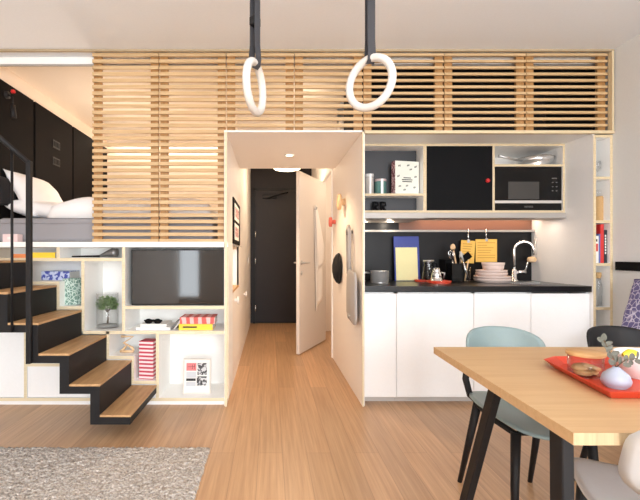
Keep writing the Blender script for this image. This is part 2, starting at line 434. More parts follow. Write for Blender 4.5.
# dark storage above the kitchen
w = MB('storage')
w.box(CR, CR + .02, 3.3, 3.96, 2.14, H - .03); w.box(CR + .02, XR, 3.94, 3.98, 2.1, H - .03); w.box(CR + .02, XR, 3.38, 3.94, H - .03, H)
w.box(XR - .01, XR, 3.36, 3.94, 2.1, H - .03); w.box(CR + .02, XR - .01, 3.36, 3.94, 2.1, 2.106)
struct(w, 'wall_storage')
w = MB('cubby', 'ply')
w.box(CR + .02, XR, 3.2, 3.96, 2.085, 2.1)
struct(w, 'ceiling_kitchen')
# plywood front edges (portal, header), ceiling fascia
struct(bx('plyv', CL - .014, CL + .003, 3.155, 3.17, 0, 2.085), 'trim_1')
struct(bx('plyv', CR - .001, CR + .012, 3.155, 3.17, 0, 2.085), 'trim_2')
struct(bx('ply', CR, XR, 3.17, 3.2, 2.078, 2.10), 'trim_3')
struct(bx('corridor', CL - .02, CR, 3.165, 3.2, 2.085, 2.099), 'trim_4')
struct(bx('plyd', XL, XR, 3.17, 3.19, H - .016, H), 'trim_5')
struct(bx('warmceiling', XL, CR + .02, 3.32, LB, H - .008, H - .001), 'ceiling_loft')
struct(bx('cubby', XL, XR, 3.30, 3.315, H - .062, H), 'trim_6')
rail = bx('fascia', XL, XR - .01, 3.285, 3.30, H - .075, H - .062); tag(build(rail, 'sliding_rail'), 'thin grey metal sliding rail running behind the screens under the ceiling', 'rail')
struct(bx('ply', XR - .025, XR - .011, 3.16, 3.2, 2.1, H - .02), 'trim_7')
# kitchen alcove walls
struct(bx('white', px(592) - .0, px(592) + .02, 3.2, 3.96, 0, 2.085), 'wall_kitchen_right')
struct(bx('splash', CR + .02, px(592), 3.94, 3.98, 0, 2.085), 'wall_kitchen_back')

# doors
d = bx('doordark', -.25, .66, YE - .025, YE - .001, 0.005, 2.235, bev=.004); door1 = struct(d, 'door_1')
for z in (.25, 1.05, 1.5): 
    h = MB('steel'); h.tube([(-.245, YE - .034, z - .05), (-.245, YE - .034, z + .05)], .009); build(h, 'hinge', door1)
h = MB('black'); h.box(-.12, .12, YE - .08, YE - .025, 2.10, 2.16, bev=.006); h.tube([(-.02, YE - .07, 2.1), (.12, YE - .2, 2.14), (.3, YE - .05, 2.2)], .011); build(h, 'door_closer', door1)
h = MB('black'); h.box(-.29, -.25, YE - .035, YE - .001, 0, 2.275); h.box(-.29, .7, YE - .035, YE - .001, 2.235, 2.275); h.box(.66, .7, YE - .035, YE - .001, 0, 2.235)
build(h, 'door_frame', door1)
# open white door: built along local X from the hinge
hx, hy = .735, 5.61; fx, fy = .318, 4.765
ang = math.atan2(fy - hy, fx - hx); L = math.hypot(fx - hx, fy - hy)
def dloc(u, v, z): return Vector((hx + u * math.cos(ang) - v * math.sin(ang), hy + u * math.sin(ang) + v * math.cos(ang), z))
def dbox(mb, u0, u1, v0, v1, z0, z1, bev=0, mi=0):
    vs = mb.box(u0, u1, v0, v1, z0, z1, bev, mi)
    bmesh.ops.transform(mb.bm, matrix=T(hx, hy, 0) @ Matrix.Rotation(ang, 4, 'Z'), verts=vs)
d = MB('doorwhite'); dbox(d, 0, L, -.02, .02, .012, 2.115, .003); door2 = struct(d, 'door_2')
NV = 1 if dloc(.5, 1, 0).x - dloc(.5, 0, 0).x > 0 else -1
SIDE = -NV if (dloc(.5, .1, 0) - Vector((0, 0, 0))).length > (dloc(.5, -.1, 0)).length else NV
sv = 1 if dloc(L / 2, .1, 0).length < dloc(L / 2, -.1, 0).length else -1     # the face turned to the room
h = MB('steelm'); h.tube([dloc(L - .06, sv * .02, 1.06), dloc(L - .06, sv * .065, 1.06), dloc(L - .19, sv * .068, 1.06)], .010); h.lathe([(0, 0), (.026, 0), (.026, .006), (0, .006)], dloc(L - .06, sv * .02, 1.06), rot=Matrix.Rotation(ang, 3, 'Z') @ R3(-90 * sv, 'X'))
h.tube([dloc(L - .06, -sv * .02, 1.06), dloc(L - .06, -sv * .065, 1.06), dloc(L - .17, -sv * .068, 1.06)], .010)
build(h, 'door_handle', door2)
h = MB('steelm'); h.lathe([(0, 0), (.026, 0), (.026, .006), (.008, .006), (.008, .014), (0, .014)], dloc(L - .06, sv * .02, .94), rot=Matrix.Rotation(ang, 3, 'Z') @ R3(-90 * sv, 'X')); build(h, 'thumb_turn', door2)
h = MB('steelm'); h.tube([dloc(.46, sv * .02, 1.72), dloc(.46, sv * .05, 1.72), dloc(.46, sv * .06, 1.745)], .009); build(h, 'coat_hook', door2)
h = MB('white'); h.box(CR - .012, CR + .03, 4.65, 4.70, 0, 2.13); h.box(CR - .012, CR + .03, 5.62, 5.67, 0, 2.13); h.box(CR - .012, CR + .03, 4.65, 5.67, 2.115, 2.16); build(h, 'door_frame', door2)

# ================================================================== SHELVING UNIT UNDER THE LOFT
unit = thing('shelving_unit', 'white plywood-edged built-in shelving unit under the sleeping loft, stepping along the stairs', 'shelving unit', (-1.2, 3.36, 0))
Y0, Y1 = 3.18, 3.54
SC = F / Y0
def ux(x): return (x - CX) / SC
def uz(y): return EYE - (y - CY) / SC
TH = .024
def hboard(x0, x1, y, name='shelf'):
    z = uz(y); return build(bx(('cubby', 'plyv'), ux(x0), ux(x1), Y0, Y1, z - TH / 2, z + TH / 2, front=1), name, unit)
def vboard(x, y0, y1, name='divider'):
    c = ux(x); return build(bx(('cubby', 'plyv'), c - TH / 2, c + TH / 2, Y0 + .0005, Y1, uz(y1) + TH / 2, uz(y0) - TH / 2, front=1), name, unit)
Z_STEP = lambda k: .16 + .19 * (k - 1)
def zy(z): return CY + (EYE - z) * SC
topb = build(bx(('cubby', 'plyv'), XL, ux(228), Y0 - .01, 3.56, 1.21, 1.25), 'top_board', unit)
Y_TOP = zy(1.21 + TH / 2)
hboard(0 - 25, 123.5, 259.5)
vboard(58, Y_TOP, 259.5); vboard(123.5, Y_TOP, 332.5)
sx_ = [-1.055 + .19 * (1 - k) for k in range(0, 8)]            # left edge x of tread k (k>=1 -> index k)
def tx(k): return -.865 - .19 * (k - 1)                         # right edge of tread k
def ux_inv(x): return CX + x * SC
# stepped boards follow the treads (their back ends)
prev = None
for k in (1, 2, 3, 4, 5):
    zt = Z_STEP(k) + TH / 2 + .004
    xr = tx(k) + .004; xl = tx(k + 1) + .004
    if k != 3: build(bx(('cubby', 'plyv'), xl - TH / 2, xr - TH / 2 if k > 1 else xr - TH / 2, Y0, Y1, zt - TH / 2, zt + TH / 2, front=1), 'stepped_shelf', unit)
    if k in (2, 3, 5): build(bx(('cubby', 'plyv'), xr - TH / 2, xr + TH / 2, Y0, Y1, Z_STEP(k - 1) + TH + .004, zt + TH / 2, front=1), 'stepped_divider', unit)
xr1 = tx(1) + .004
vboard(ux_inv(tx(4) + .004), 259.5, 332.5) 
hboard(ux_inv(tx(4) + .004), 226.5, 332.5); hboard(123.5, 226.5, 307.5)
vboard(ux_inv(xr1), 332.5, 399.5)
build(bx(('cubby', 'plyv'), ux(225.2), ux(228.4), Y0, Y1, .05, 1.21, front=1), 'side_panel', unit)
hboard(-20, 226.5, 399.5, 'bottom_board')
build(bx('cubby', XL, ux(227), Y1, Y1 + .015, .05, 1.21), 'back_panel', unit)
build(bx('white', XL, ux(226), Y0 + .02, Y0 + .035, 0, .05), 'plinth', unit)
d1 = build(bx('white', XL + .01, ux(23.4), Y0 + .004, Y0 + .022, uz(397.5), .72, bev=.002), 'door', unit)
vboard(25.4, 315, 399.5)
build(bx(('cubby', 'plyv'), ux(26), ux(84), Y0 + .001, Y0 + .03, uz(366.5), uz(363.5), front=1), 'rail', unit)
d2 = build(bx('white', ux(27.5), tx(3) - .004, Y0 + .004, Y0 + .022, uz(397.5), .30, bev=.002), 'drawer', unit)
h = MB('black'); h.tube([(ux(76), Y0 + .004, .32), (ux(76), Y0 - .012, .3)], .008); build(h, 'knob', d2)
build(bx('white', tx(3), tx(2) - .004, Y0 + .004, Y0 + .02, uz(397.5), Z_STEP(2) - .0), 'infill_panel', unit)
build(bx('white', tx(2), tx(1) - .010, Y0 + .004, Y0 + .02, uz(397.5), Z_STEP(1) - .0), 'infill_panel', unit)
for k in (2, 3, 4):      # closed panels behind the steps
    build(bx('white', tx(k + 2), tx(k + 1) - .02, Y0 + .004, Y0 + .02, .31 if k == 2 else .31, Z_STEP(k + 1) - .02), 'infill_panel', unit)

# ================================================================== STAIRCASE
YF, YK = 2.575, 3.168
st = thing('staircase', 'black folded steel staircase with oiled wood treads climbing left to the loft bed', 'staircase', (-1.4, 2.85, 0))
NS = 6; RT, TT, WD = .058, .046, .014
zig = []
for k in range(1, NS + 1):                       # upper outline from the foot to the top
    zt = Z_STEP(k) - WD
    zig += [(tx(k), zt - TT) if k == 1 else (tx(k), Z_STEP(k - 1) - WD), (tx(k), zt)]
zig.append((XL + .004, Z_STEP(NS) - WD))
low = [(XL + .004, Z_STEP(NS) - WD - TT)]
for k in range(NS, 1, -1):
    low += [(tx(k) - RT, Z_STEP(k) - WD - TT), (tx(k) - RT, Z_STEP(k - 1) - WD - TT)]
mb = MB('black'); mb.prism(zig + low, YF, YK, 'Y'); build(mb, 'folded_frame', st)
for k in range(1, NS + 1):
    xl = tx(k + 1) if k < NS else XL + .004
    build(bx('tread', xl + .001, tx(k) + .004, YF - .002, YK, Z_STEP(k) - WD, Z_STEP(k), bev=.003), 'tread', st)
rl = MB('black')
yp = YF - .016
p0 = (px(29.2, yp), yp, pz(163, yp))
rl.tube([(XL + .03, yp, p0[2] + (p0[0] - XL - .03) * .86), (p0[0], yp, p0[2])], .016, 8)
rail_ = build(rl, 'handrail', st)
b = bx('black', p0[0] - .015, p0[0] + .015, yp - .014, yp + .0135, Z_STEP(3) - WD - TT + .002, p0[2] + .012, bev=.003); build(b, 'post', st)
b = MB('black'); b.tube([(px(12, yp), yp, Z_STEP(4) - WD - TT + .004), (px(12, yp), yp, p0[2] + (p0[0] - px(12, yp)) * .86)], .008, 8); build(b, 'baluster', st)
b = MB('black'); b.tube([(px(-14, yp), yp, Z_STEP(5) - WD - TT), (px(-14, yp), yp, p0[2] + (p0[0] - px(-14, yp)) * .86)], .008, 8); build(b, 'baluster', st)

# ================================================================== SLATTED SCREENS
def screen(x0, x1, z0, label, th=.027):
    z1 = pz(52.5); a, b = px(x0) + .002, px(x1) - .002
    t = thing('slatted_screen', label, 'screen', ((a + b) / 2, 3.22, z0), 'sliding bamboo slat screens')
    m = MB('slat'); pitch = .0495; z = z1 - .012
    while z > z0 + .012:
        m.box(a, b, 3.206, 3.226, z - th / 2, z + th / 2, bev=.002); z -= pitch
    build(m, 'slat_panel', t)
    for s0 in (a + .004, b - .066): build(bx('stile', s0, s0 + .062, 3.226, 3.25, z0, z1, bev=.002), 'stile', t)
screen(91.5, 158.5, pz(243), 'tall bamboo slat screen at the edge of the open bed loft')
screen(158.5, 226, pz(243), 'tall bamboo slat screen next to the corridor portal above the television')
labs = ['short bamboo slat screen above the left half of the corridor, behind the narrow-looking ring',
        'short bamboo slat screen above the right half of the corridor, between the two hanging rings',
        'short bamboo slat screen above the open kitchen shelf, behind the wide-looking ring',
        'short bamboo slat screen above the black cabinet door, middle of the three over the kitchen',
        'short bamboo slat screen above the microwave, touching the white side wall']
for (a, b), l in zip(((226, 294.5), (294.5, 363.5), (363.5, 445), (445, 527), (527, 609)), labs): screen(a, b, 2.102, l, .0195 if a > 350 else .025)

# ================================================================== LOFT: bed, panels, lamps
bed = thing('bed', 'low bed with a grey fabric mattress base made up in white in the sleeping loft', 'bed', (-1.3, 4.1, 1.25))
m = MB('mattress'); m.box(-2.165, -.45, 3.30, 4.95, 1.252, 1.445, bev=.03); build(m, 'mattress', bed)
m = MB('mattress'); m.tube([(-2.13, 3.298, 1.40), (-.5, 3.298, 1.40)], .004, 6); build(m, 'piping', bed)
dv = MB('linen')
dv.pillow(1.34, 1.62, .50, T(-1.13, 4.115, 1.40), nu=40, nv=40, wob=.05, seed=6, corner=.13)
for v in dv.bm.verts: v.co.z = max(v.co.z, 1.4465 + .004 * (v.co.x + 2))
tag(build(dv, 'duvet'), 'puffy white duvet spread over the grey mattress', 'duvet')
def cushion(name, label, mt, w, d_, h, Mx, seed, cat='pillow', group=None, corner=.5):
    p = MB(mt); p.pillow(w, d_, h, Mx, seed=seed, corner=corner); return tag(build(p, name), label, cat, group)
cushion('pillow', 'big white pillow leaning on the black wall panel at the head of the bed', 'linen', .46, .70, .17, T(-2.045, 3.72, 1.655) @ R(58, 'Y'), 3)
cushion('pillow', 'white pillow lying half flat against the duvet with a soft peak', 'linen', .46, .68, .17, T(-1.955, 3.70, 1.535) @ R(8, 'Y'), 5)
cushion('pillow', 'small black cushion in front of the white pillows by the handrail', 'blackcloth', .25, .22, .06, T(-2.142, 3.385, 1.665) @ R(84, 'Y'), 8)
for i, (a, b, l) in enumerate(((3.02, 3.82, 'black wall panel at the head of the bed carrying the red-tipped lamp'), (3.85, 4.57, 'black wall panel carrying two square wall plates, second along the bed'), (4.60, 5.55, 'black wall panel deepest in the loft beside the far reading lamp'))):
    if a < 3.2: a = 3.32
    tag(build(bx('blacksoft', XL + .001, XL + .03, a, b, 1.252, 2.57, bev=.004), 'wall_panel'), l, 'wall panel', 'black panels at the bed head')
def plate(y, z, label):
    t = bx('black', XL + .030, XL + .037, y - .07, y + .07, z - .04, z + .04, bev=.003)
    o = tag(build(t, 'wall_plate'), label, 'wall plate', 'wall plates by the bed')
    q = MB('blackdeep'); q.box(XL + .037, XL + .040, y - .055, y - .005, z - .025, z + .025); q.box(XL + .037, XL + .040, y + .005, y + .055, z - .025, z + .025); build(q, 'switch', o)
yy = XL * F / (53 - CX); plate(yy, pz(145, yy), 'upper of two dark double wall plates on the black bed panel')
plate(yy, pz(162, yy), 'lower of two dark double wall plates on the black bed panel')
def read_lamp(y, z, label, cap='black'):
    t = thing('reading_lamp', label, 'lamp', (XL + .03, y, z), 'reading lamps on the bed panels')
    m = MB('black'); m.lathe([(0, 0), (.03, 0), (.03, .02), (0, .02)], (XL + .030, y, z), rot=R3(90, 'Y')); build(m, 'wall_mount', t)
    m = MB('black'); m.tube([(XL + .05, y, z), (XL + .09, y - .01, z - .02), (XL + .10, y - .02, z - .10)], .006, 8); build(m, 'arm', t)
    m = MB('black'); m.tube([(XL + .10, y - .02, z - .09), (XL + .11, y - .03, z - .2)], [.016, .024], 12); build(m, 'lamp_shade', t)
    m = MB(cap); m.lathe([(0, -.018), (.014, -.012), (.019, 0), (.014, .012), (0, .018)], (XL + .10, y - .02, z + .02), 14); build(m, 'switch', t)
yl = 3.42; read_lamp(yl, pz(95, yl) , 'slim black reading lamp with a red tip on the first bed panel', 'redplastic')
yl = 5.1; read_lamp(yl, pz(150, yl), 'small black reading lamp deep in the loft beside the slatted screen')

# loft items on the ledge and behind the screens
b = MB('pink', 'paper'); b.box(px(4, 3.22), px(19, 3.22), 3.20, 3.27, 1.251, 1.312, bev=.004); b.box(px(9, 3.22), px(14, 3.22), 3.199, 3.2, 1.27, 1.29, mi=1)
tag(build(b, 'small_box'), 'small pale pink box on the ledge in front of the mattress', 'box')

# ================================================================== RINGS
def ring(px_, py_, Y, yaw, roll, label, loopw):
    s = F / Y; c = Vector((px(px_, Y), Y, pz(py_, Y))); R0 = .100; r = .0165
    t = thing('gymnastic_ring', label, 'gymnastic ring', c - Vector((0, 0, R0 + r)), 'gymnastic rings')
    m = MB('ring'); rot = Matrix.Rotation(math.radians(yaw), 3, 'Z') @ Matrix.Rotation(math.radians(roll), 3, 'Y')
    n = 48; rings = []
    for i in range(n):
        a = 2 * PI * i / n; rad = rot @ Vector((math.cos(a), 0, math.sin(a))); nb = rot @ Vector((0, 1, 0))
        rings.append([m.bm.verts.new(c + rad * (R0 + r * math.cos(2 * PI * j / 14)) + nb * r * math.sin(2 * PI * j / 14)) for j in range(14)])
    for i in range(n):
        for j in range(14):
            f = m.bm.faces.new((rings[i][j], rings[(i + 1) % n][j], rings[(i + 1) % n][(j + 1) % 14], rings[i][(j + 1) % 14])); f.smooth = True
    build(m, 'ring', t)
    top = c + rot @ Vector((0, 0, R0))
    top.z = c.z + R0
    # strap: a flat web looping under the top of the ring, up to the ceiling
    m = MB('strap'); w = .0165; ax = Matrix.Rotation(math.radians(loopw), 3, 'Z') @ Vector((1, 0, 0)); nx = Vector((-ax.y, ax.x, 0))
    path = []
    g = .021
    for zz in (H, top.z + .42, top.z + .25, top.z + .08): path.append((zz, g * .2 if zz > top.z + .3 else g * .7))
    path += [(top.z + .02, g), (top.z - .012, g * .8), (top.z - .022, 0), (top.z - .012, -g * .8), (top.z + .02, -g)]
    for zz in (top.z + .08, top.z + .25, top.z + .5, H): path.append((zz, -g * .2 if zz > top.z + .3 else -g * .7))
    vs = [[m.bm.verts.new(Vector((top.x, top.y, z)) + nx * o2 + ax * sg) for sg in (-w, w)] for z, o2 in path]
    vs2 = []
    for k in range(len(path)):
        zc = path[k][0]; k0, k1 = max(k - 1, 0), min(k + 1, len(path) - 1)
        d = Vector((0, 0, path[k1][0] - path[k0][0])) + nx * (path[k1][1] - path[k0][1]); nn = d.cross(ax).normalized() * .0022
        vs2.append([m.bm.verts.new(v.co + nn) for v in vs[k]])
    for k in range(len(path) - 1):
        for q in ((vs[k][0], vs[k][1], vs[k + 1][1], vs[k + 1][0]), (vs2[k][0], vs2[k + 1][0], vs2[k + 1][1], vs2[k][1]),
                  (vs[k][0], vs[k + 1][0], vs2[k + 1][0], vs2[k][0]), (vs[k][1], vs2[k][1], vs2[k + 1][1], vs[k + 1][1])): m.bm.faces.new(q)
    build(m, 'strap', t)
    if loopw < 30: return
    m = MB('black'); zc = pz(22, Y)
    m.box(-.021, .021, -.014, .014, zc - .018, zc + .018, bev=.003)
    bmesh.ops.transform(m.bm, matrix=T(top.x, top.y, 0) @ Matrix.Rotation(math.radians(loopw), 4, 'Z'), verts=m.bm.verts); build(m, 'buckle', t)
ring(255, 87.5, 1.74, 72, 0, 'white gymnastic ring seen nearly edge-on, hanging on a buckled dark strap above the corridor', 48)
ring(370, 83, 1.72, -44, 0, 'white gymnastic ring seen as a wide oval, hanging on a dark strap by the kitchen', 8)

# ================================================================== CORRIDOR THINGS
def on_left(y): return CL
pb = thing('pinboard', 'dark framed board with two pink and white prints on the corridor wall', 'picture', (CL, 4.0, 1.26))
py0, py1 = 3.64, 4.42
m = MB('blacksoft'); m.box(CL + .001, CL + .012, py0, py1, 1.25, 1.66); 
build(m, 'board', pb)
for (a, b, z0, z1) in ((py0 + .1, py1 - .14, 1.47, 1.62), (py0 + .1, py1 - .2, 1.29, 1.44)):
    q = MB('paper', 'pinkprint'); q.box(CL + .012, CL + .014, a, b, z0, z1); q.box(CL + .014, CL + .0145, a + .05, b - .05, z0 + .03, z1 - .03, mi=1); build(q, 'print', pb)
struct(bx('grey', CL, CL + .0015, 3.17, 4.9, 1.2425, 1.2455), 'trim_8')
ck = MB('blackdeep')
for i in range(7): ck.lathe([(0, -.024), (.02, -.017), (.025, 0), (.02, .017), (0, .024)], (CL - .06, 3.74, NZ0 + .028 + .044 * i), 12)
tag(build(ck, 'beaded_ornament'), 'black beaded column ornament standing in the white corridor niche', 'ornament')
def peg(name, label, mt, wall, y, z, r, depth, cat='coat hook', group='round coat hooks'):
    m = MB(mt); sgn = 1 if wall == 'L' else -1; x0 = CL if wall == 'L' else CR
    m.lathe([(0, 0), (r * .45, 0), (r * .4, depth * .6), (r, depth * .62), (r, depth), (r * .7, depth * 1.08), (0, depth * 1.08)], (x0 + .0005 * sgn, y, z), 20, rot=R3(90 * sgn, 'Y'))
    return tag(build(m, name), label, cat, group)
for x_, y_, l in ((234.5, 300, 'pale round coat hook low on the corridor wall, below the niche'), (243.5, 294, 'pale round coat hook low on the corridor wall, beyond the niche')):
    Y = CL * F / (x_ - CX); peg('coat_hook', l, 'corridor', 'L', Y, pz(y_, Y), .035, .04)
Y = CL * F / (248.2 - CX); sw = bx('cubby', CL + .001, CL + .01, Y - .045, Y + .045, pz(260, Y) - .045, pz(260, Y) + .045, bev=.003); tag(build(sw, 'light_switch'), 'pale square light switch on the corridor wall near the dark door', 'switch')
Y = CR * F / (345 - CX); peg('coat_hook', 'large pale wooden disc coat hook on the corridor wall by the kitchen', 'knobwood', 'R', Y, pz(202, Y), .075, .065)
Y = CR * F / (335.5 - CX); peg('coat_hook', 'coral red coat hook on the corridor wall', 'coral', 'R', Y, pz(222, Y), .052, .065)
Y = CR * F / (352.5 - CX); peg('coat_hook', 'dark coat hook carrying the grey felt bag', 'grey', 'R', Y, pz(232, Y), .03, .05)
Yc = CR * F / (341 - CX); peg('coat_hook', 'pale coat hook behind the black cap', 'knobwood', 'R', Yc, pz(258, Yc), .03, .045)
# grey felt bag with a long strap
bag = thing('felt_bag', 'grey felt bag hanging by a long strap on the corridor wall beside the kitchen', 'bag', (CR - .03, Y, .7))
m = MB('greybag'); z0, z1 = pz(319, Y), pz(270, Y)
def bagf(u, v): return (CR - .036 - .02 * (1 - u * u) * (1 - v * v), Y - .15 + u * .185 * (1 - .05 * v), (z0 + z1) / 2 + v * (z1 - z0) / 2 + .008 * math.sin(3 * u))
m.shell(bagf, .02, 14, 10, power=8); build(m, 'pouch', bag)
m = MB('greybag'); zt = pz(232, Y) + .035; xx = CR - .034
m.tube([(xx, Y - .05, z1 - .03), (xx, Y - .045, z1 + .12), (xx, Y - .05, zt - .04), (xx, Y, zt + .02), (xx, Y + .04, zt - .04), (xx, Y + .02, z1 + .12), (xx, Y - .0, z1 - .03)], .016, 8, flat=.6); build(m, 'strap', bag)
for dz, w in ((.055, .04), (.045, .02)):
    m = bx('palemetal', CR - .064, CR - .050, Y - .15 - w, Y - .15 + w, z0 + dz, z0 + dz + .006); build(m, 'mark', bag)
# black cap hanging
m = MB('blackcloth'); m.lathe([(0, 0), (.15, 0), (.155, .010), (.14, .032), (.10, .056), (.05, .068), (0, .07)], (CR - .012, Yc + .02, pz(268.5, Yc)), 28, sx=1.0, sy=.85, rot=R3(-90, 'Y'))
m.lathe([(0, 0), (.07, .0), (.075, .010), (0, .02)], (CR - .012, Yc + .10, pz(268.5, Yc) - .02), 18, rot=R3(-90, 'Y'))
tag(build(m, 'cap'), 'black cloth cap hanging on the corridor wall', 'cap')
# white towel on the open door
m = MB('towel')
def sheet(mb, fn, ns=18, nt_=26, th=.006):
    g = []
    for i in range(ns + 1): g.append([[mb.bm.verts.new(fn(i / ns, j / nt_, o)) for j in range(nt_ + 1)] for o in (0, th)])
    for i in range(ns):
        for j in range(nt_):
            for o in (0, 1):
                f = mb.bm.faces.new((g[i][o][j], g[i + 1][o][j], g[i + 1][o][j + 1], g[i][o][j + 1])); f.smooth = True
    for i in range(ns):
        for j in (0, nt_): mb.bm.faces.new((g[i][0][j], g[i + 1][0][j], g[i + 1][1][j], g[i][1][j]))
    for j in range(nt_):
        for i in (0, ns): mb.bm.faces.new((g[i][0][j], g[i][0][j + 1], g[i][1][j + 1], g[i][1][j]))
    bmesh.ops.recalc_face_normals(mb.bm, faces=mb.bm.faces)
def towf(z_bot, off, wid):
    def fn(s_, t_, o):
        ul = .475 - .055 * t_; ur = .455 - wid * min(1, t_ * 1.35) ** .85
        u = ul + (ur - ul) * s_; z = 1.775 + (z_bot - 1.775) * t_ + .16 * s_ * t_
        fold = .008 * math.sin(9 * s_ + 1.5 * t_ + off * 40) * min(1, t_ * 2)
        return dloc(u, sv * (.026 + off + fold + o), z)
    return fn
sheet(m, towf(.45, .0, .30)); sheet(m, towf(.93, .014, .33))
tag(build(m, 'towel'), 'white towel hanging in folds on the open white door', 'towel')
# ceiling lamp and downlight
Yd = (EYE - 2.10) * F / (153.5 - CY) ; xd = px(289.5, Yd)
t = thing('downlight', 'small round recessed spotlight in the low corridor ceiling', 'lamp', (xd, Yd, 2.09))
m = MB('cubby'); m.lathe([(.034, .0), (.048, .0), (.048, -.006), (.034, -.006), (.034, 0)], (xd, Yd, 2.085)); build(m, 'rim', t)
m = MB('lampglow'); m.lathe([(0, -.003), (.034, -.003), (.034, -.001), (0, -.001)], (xd, Yd, 2.085)); build(m, 'bulb', t)
Yl_ = 5.5; t = thing('ceiling_lamp', 'round glowing lamp on the ceiling in front of the dark entrance door', 'lamp', (px(287, Yl_), Yl_, 2.25))
zc = pz(170.5, Yl_)
m = MB('lampglow'); m.lathe([(0, 0), (.1, .004), (.17, .02), (.2, .05), (.2, .075), (0, .075)], (px(287, Yl_), Yl_, zc)); build(m, 'diffuser', t)
m = MB('cubby'); m.lathe([(.0, .075), (.21, .075), (.21, .095), (.03, .1), (.03, 2.66 - zc), (0, 2.66 - zc)], (px(287, Yl_), Yl_, zc)); build(m, 'base', t)

# ================================================================== KITCHEN
KX0, KX1 = CR + .022, px(592) - .002
edges = [KX0, px(397), px(475), px(532.5), KX1]
cabl = ['narrow white base cabinet next to the corridor portal, under the pot', 'wide white base cabinet under the blue board and the carafe', 'white base cabinet behind the teal chair, under the plates', 'white base cabinet under the sink, next to the bookcase']
for i in range(4):
    a, b = edges[i] + .001, edges[i + 1] - .001
    t = thing('base_cabinet', cabl[i], 'cabinet', ((a + b) / 2, 3.5, 0), 'white kitchen base cabinets')
    m = MB('white'); m.box(a, b, 3.24, 3.26, .055, .06); m.box(a, a + .016, 3.24, 3.9, .055, .86); m.box(b - .016, b, 3.24, 3.9, .055, .86); m.box(a, b, 3.88, 3.9, .055, .86); m.box(a, b, 3.24, 3.9, .055, .075); 
    if i < 3: m.box(a, b, 3.24, 3.9, .845, .86)
    build(m, 'carcass', t)
    build(bx('white', a + .001, b - .001, 3.218, 3.24, .052, .852, bev=.0015), 'door', t)
    build(bx('palemetal', a, b, 3.275, 3.29, 0, .054), 'plinth', t)
# worktop with sink cut-out
wt = thing('worktop', 'black kitchen worktop running the width of the alcove', 'worktop', (1.6, 3.5, .865))
m = MB('worktop'); SX0, SX1, SY0, SY1 = 2.02, 2.42, 3.36, 3.72
m.box(KX0, SX0, 3.2, 3.938, .866, .91); m.box(SX1, KX1, 3.2, 3.938, .866, .91); m.box(SX0, SX1, 3.2, SY0, .866, .91); m.box(SX0, SX1, SY1, 3.938, .866, .91)
build(m, 'slab', wt)
sk = thing('sink', 'stainless steel sink set into the black worktop', 'sink', (2.22, 3.54, .75))
m = MB('steelm'); e = .012
m.box(SX0 + e, SX1 - e, SY0 + e, SY1 - e, .75, .756); m.box(SX0 + .002, SX0 + e, SY0 + .002, SY1 - .002, .75, .912); m.box(SX1 - e, SX1 - .002, SY0 + .002, SY1 - .002, .75, .912)
m.box(SX0 + e, SX1 - e, SY0 + .002, SY0 + e, .75, .912); m.box(SX0 + e, SX1 - e, SY1 - e, SY1 - .002, .75, .912); build(m, 'basin', sk)
m = MB('steel'); m.box(SX0 - .015, SX1 + .015, SY0 - .015, SY0 + e, .9105, .914); m.box(SX0 - .015, SX1 + .015, SY1 - e, SY1 + .015, .9105, .914); m.box(SX0 - .015, SX0 + e, SY0 + e, SY1 - e, .9105, .914); m.box(SX1 - e, SX1 + .015, SY0 + e, SY1 - e, .9105, .914); build(m, 'rim', sk)
# faucet
fY = 3.84; fX = px(514, fY); ft = thing('faucet', 'chrome swan-neck faucet on the black worktop', 'faucet', (fX, fY, .91))
m = MB('steel'); m.lathe([(0, 0), (.032, 0), (.032, .01), (.024, .014), (.024, .10), (.016, .11), (0, .11)], (fX, fY, .911)); build(m, 'base', ft)
ra = .072; pts = [(fX, fY, 1.0), (fX, fY, 1.18)] + [(fX + ra - ra * math.cos(a), fY - .02 * a, 1.20 + ra * math.sin(a)) for a in [PI * k / 10 for k in range(0, 10)]] + [(fX + 2 * ra + .006, fY - .065, 1.15)]
m = MB('steel'); m.tube(pts, [.013] * 2 + [.012] * (len(pts) - 3) + [.015]); build(m, 'spout', ft)
m = MB('steel'); m.tube([(fX + .02, fY, .99), (fX + .10, fY - .01, .995)], [.016, .020]); m.tube([(fX + .095, fY - .01, .995), (fX + .115, fY - .02, 1.09)], [.008, .006]); build(m, 'lever', ft)
# backsplash ledge rail, hood, light pelmet
struct(bx('painted_glow', 1.22, KX1, 3.934, 3.939, pz(229.5, 3.9), 1.505), 'trim_glow')  # under-cabinet glow on the black backsplash, painted as a copper-brown strip
struct(bx('fascia', KX0, KX1, 3.885, 3.938, pz(232, 3.9), pz(230, 3.9)), 'trim_9')
hd = thing('range_hood', 'slim pale steel extractor hood under the open shelf with two lamps', 'range hood', (1.03, 3.7, 1.45))
m = MB('fascia'); m.box(KX0, 1.30, 3.47, 3.93, 1.455, 1.505, bev=.003); build(m, 'body', hd)
for xq in (.86, 1.10):
    m = MB('lampglow'); m.lathe([(0, -.004), (.03, -.004), (.03, 0), (0, 0)], (xq, 3.80, 1.4545), 16); build(m, 'lamp', hd)
pm = thing('light_pelmet', 'pale light strip along the underside of the wall cabinets', 'light', (1.9, 3.7, 1.45))
m = bx('fascia', 1.302, KX1, 3.48, 3.72, 1.46, 1.505, bev=.002); build(m, 'housing', pm)
m = bx('ledglow', 1.36, KX1 - .05, 3.86, 3.88, 1.498, 1.503); build(m, 'light_strip', pm)
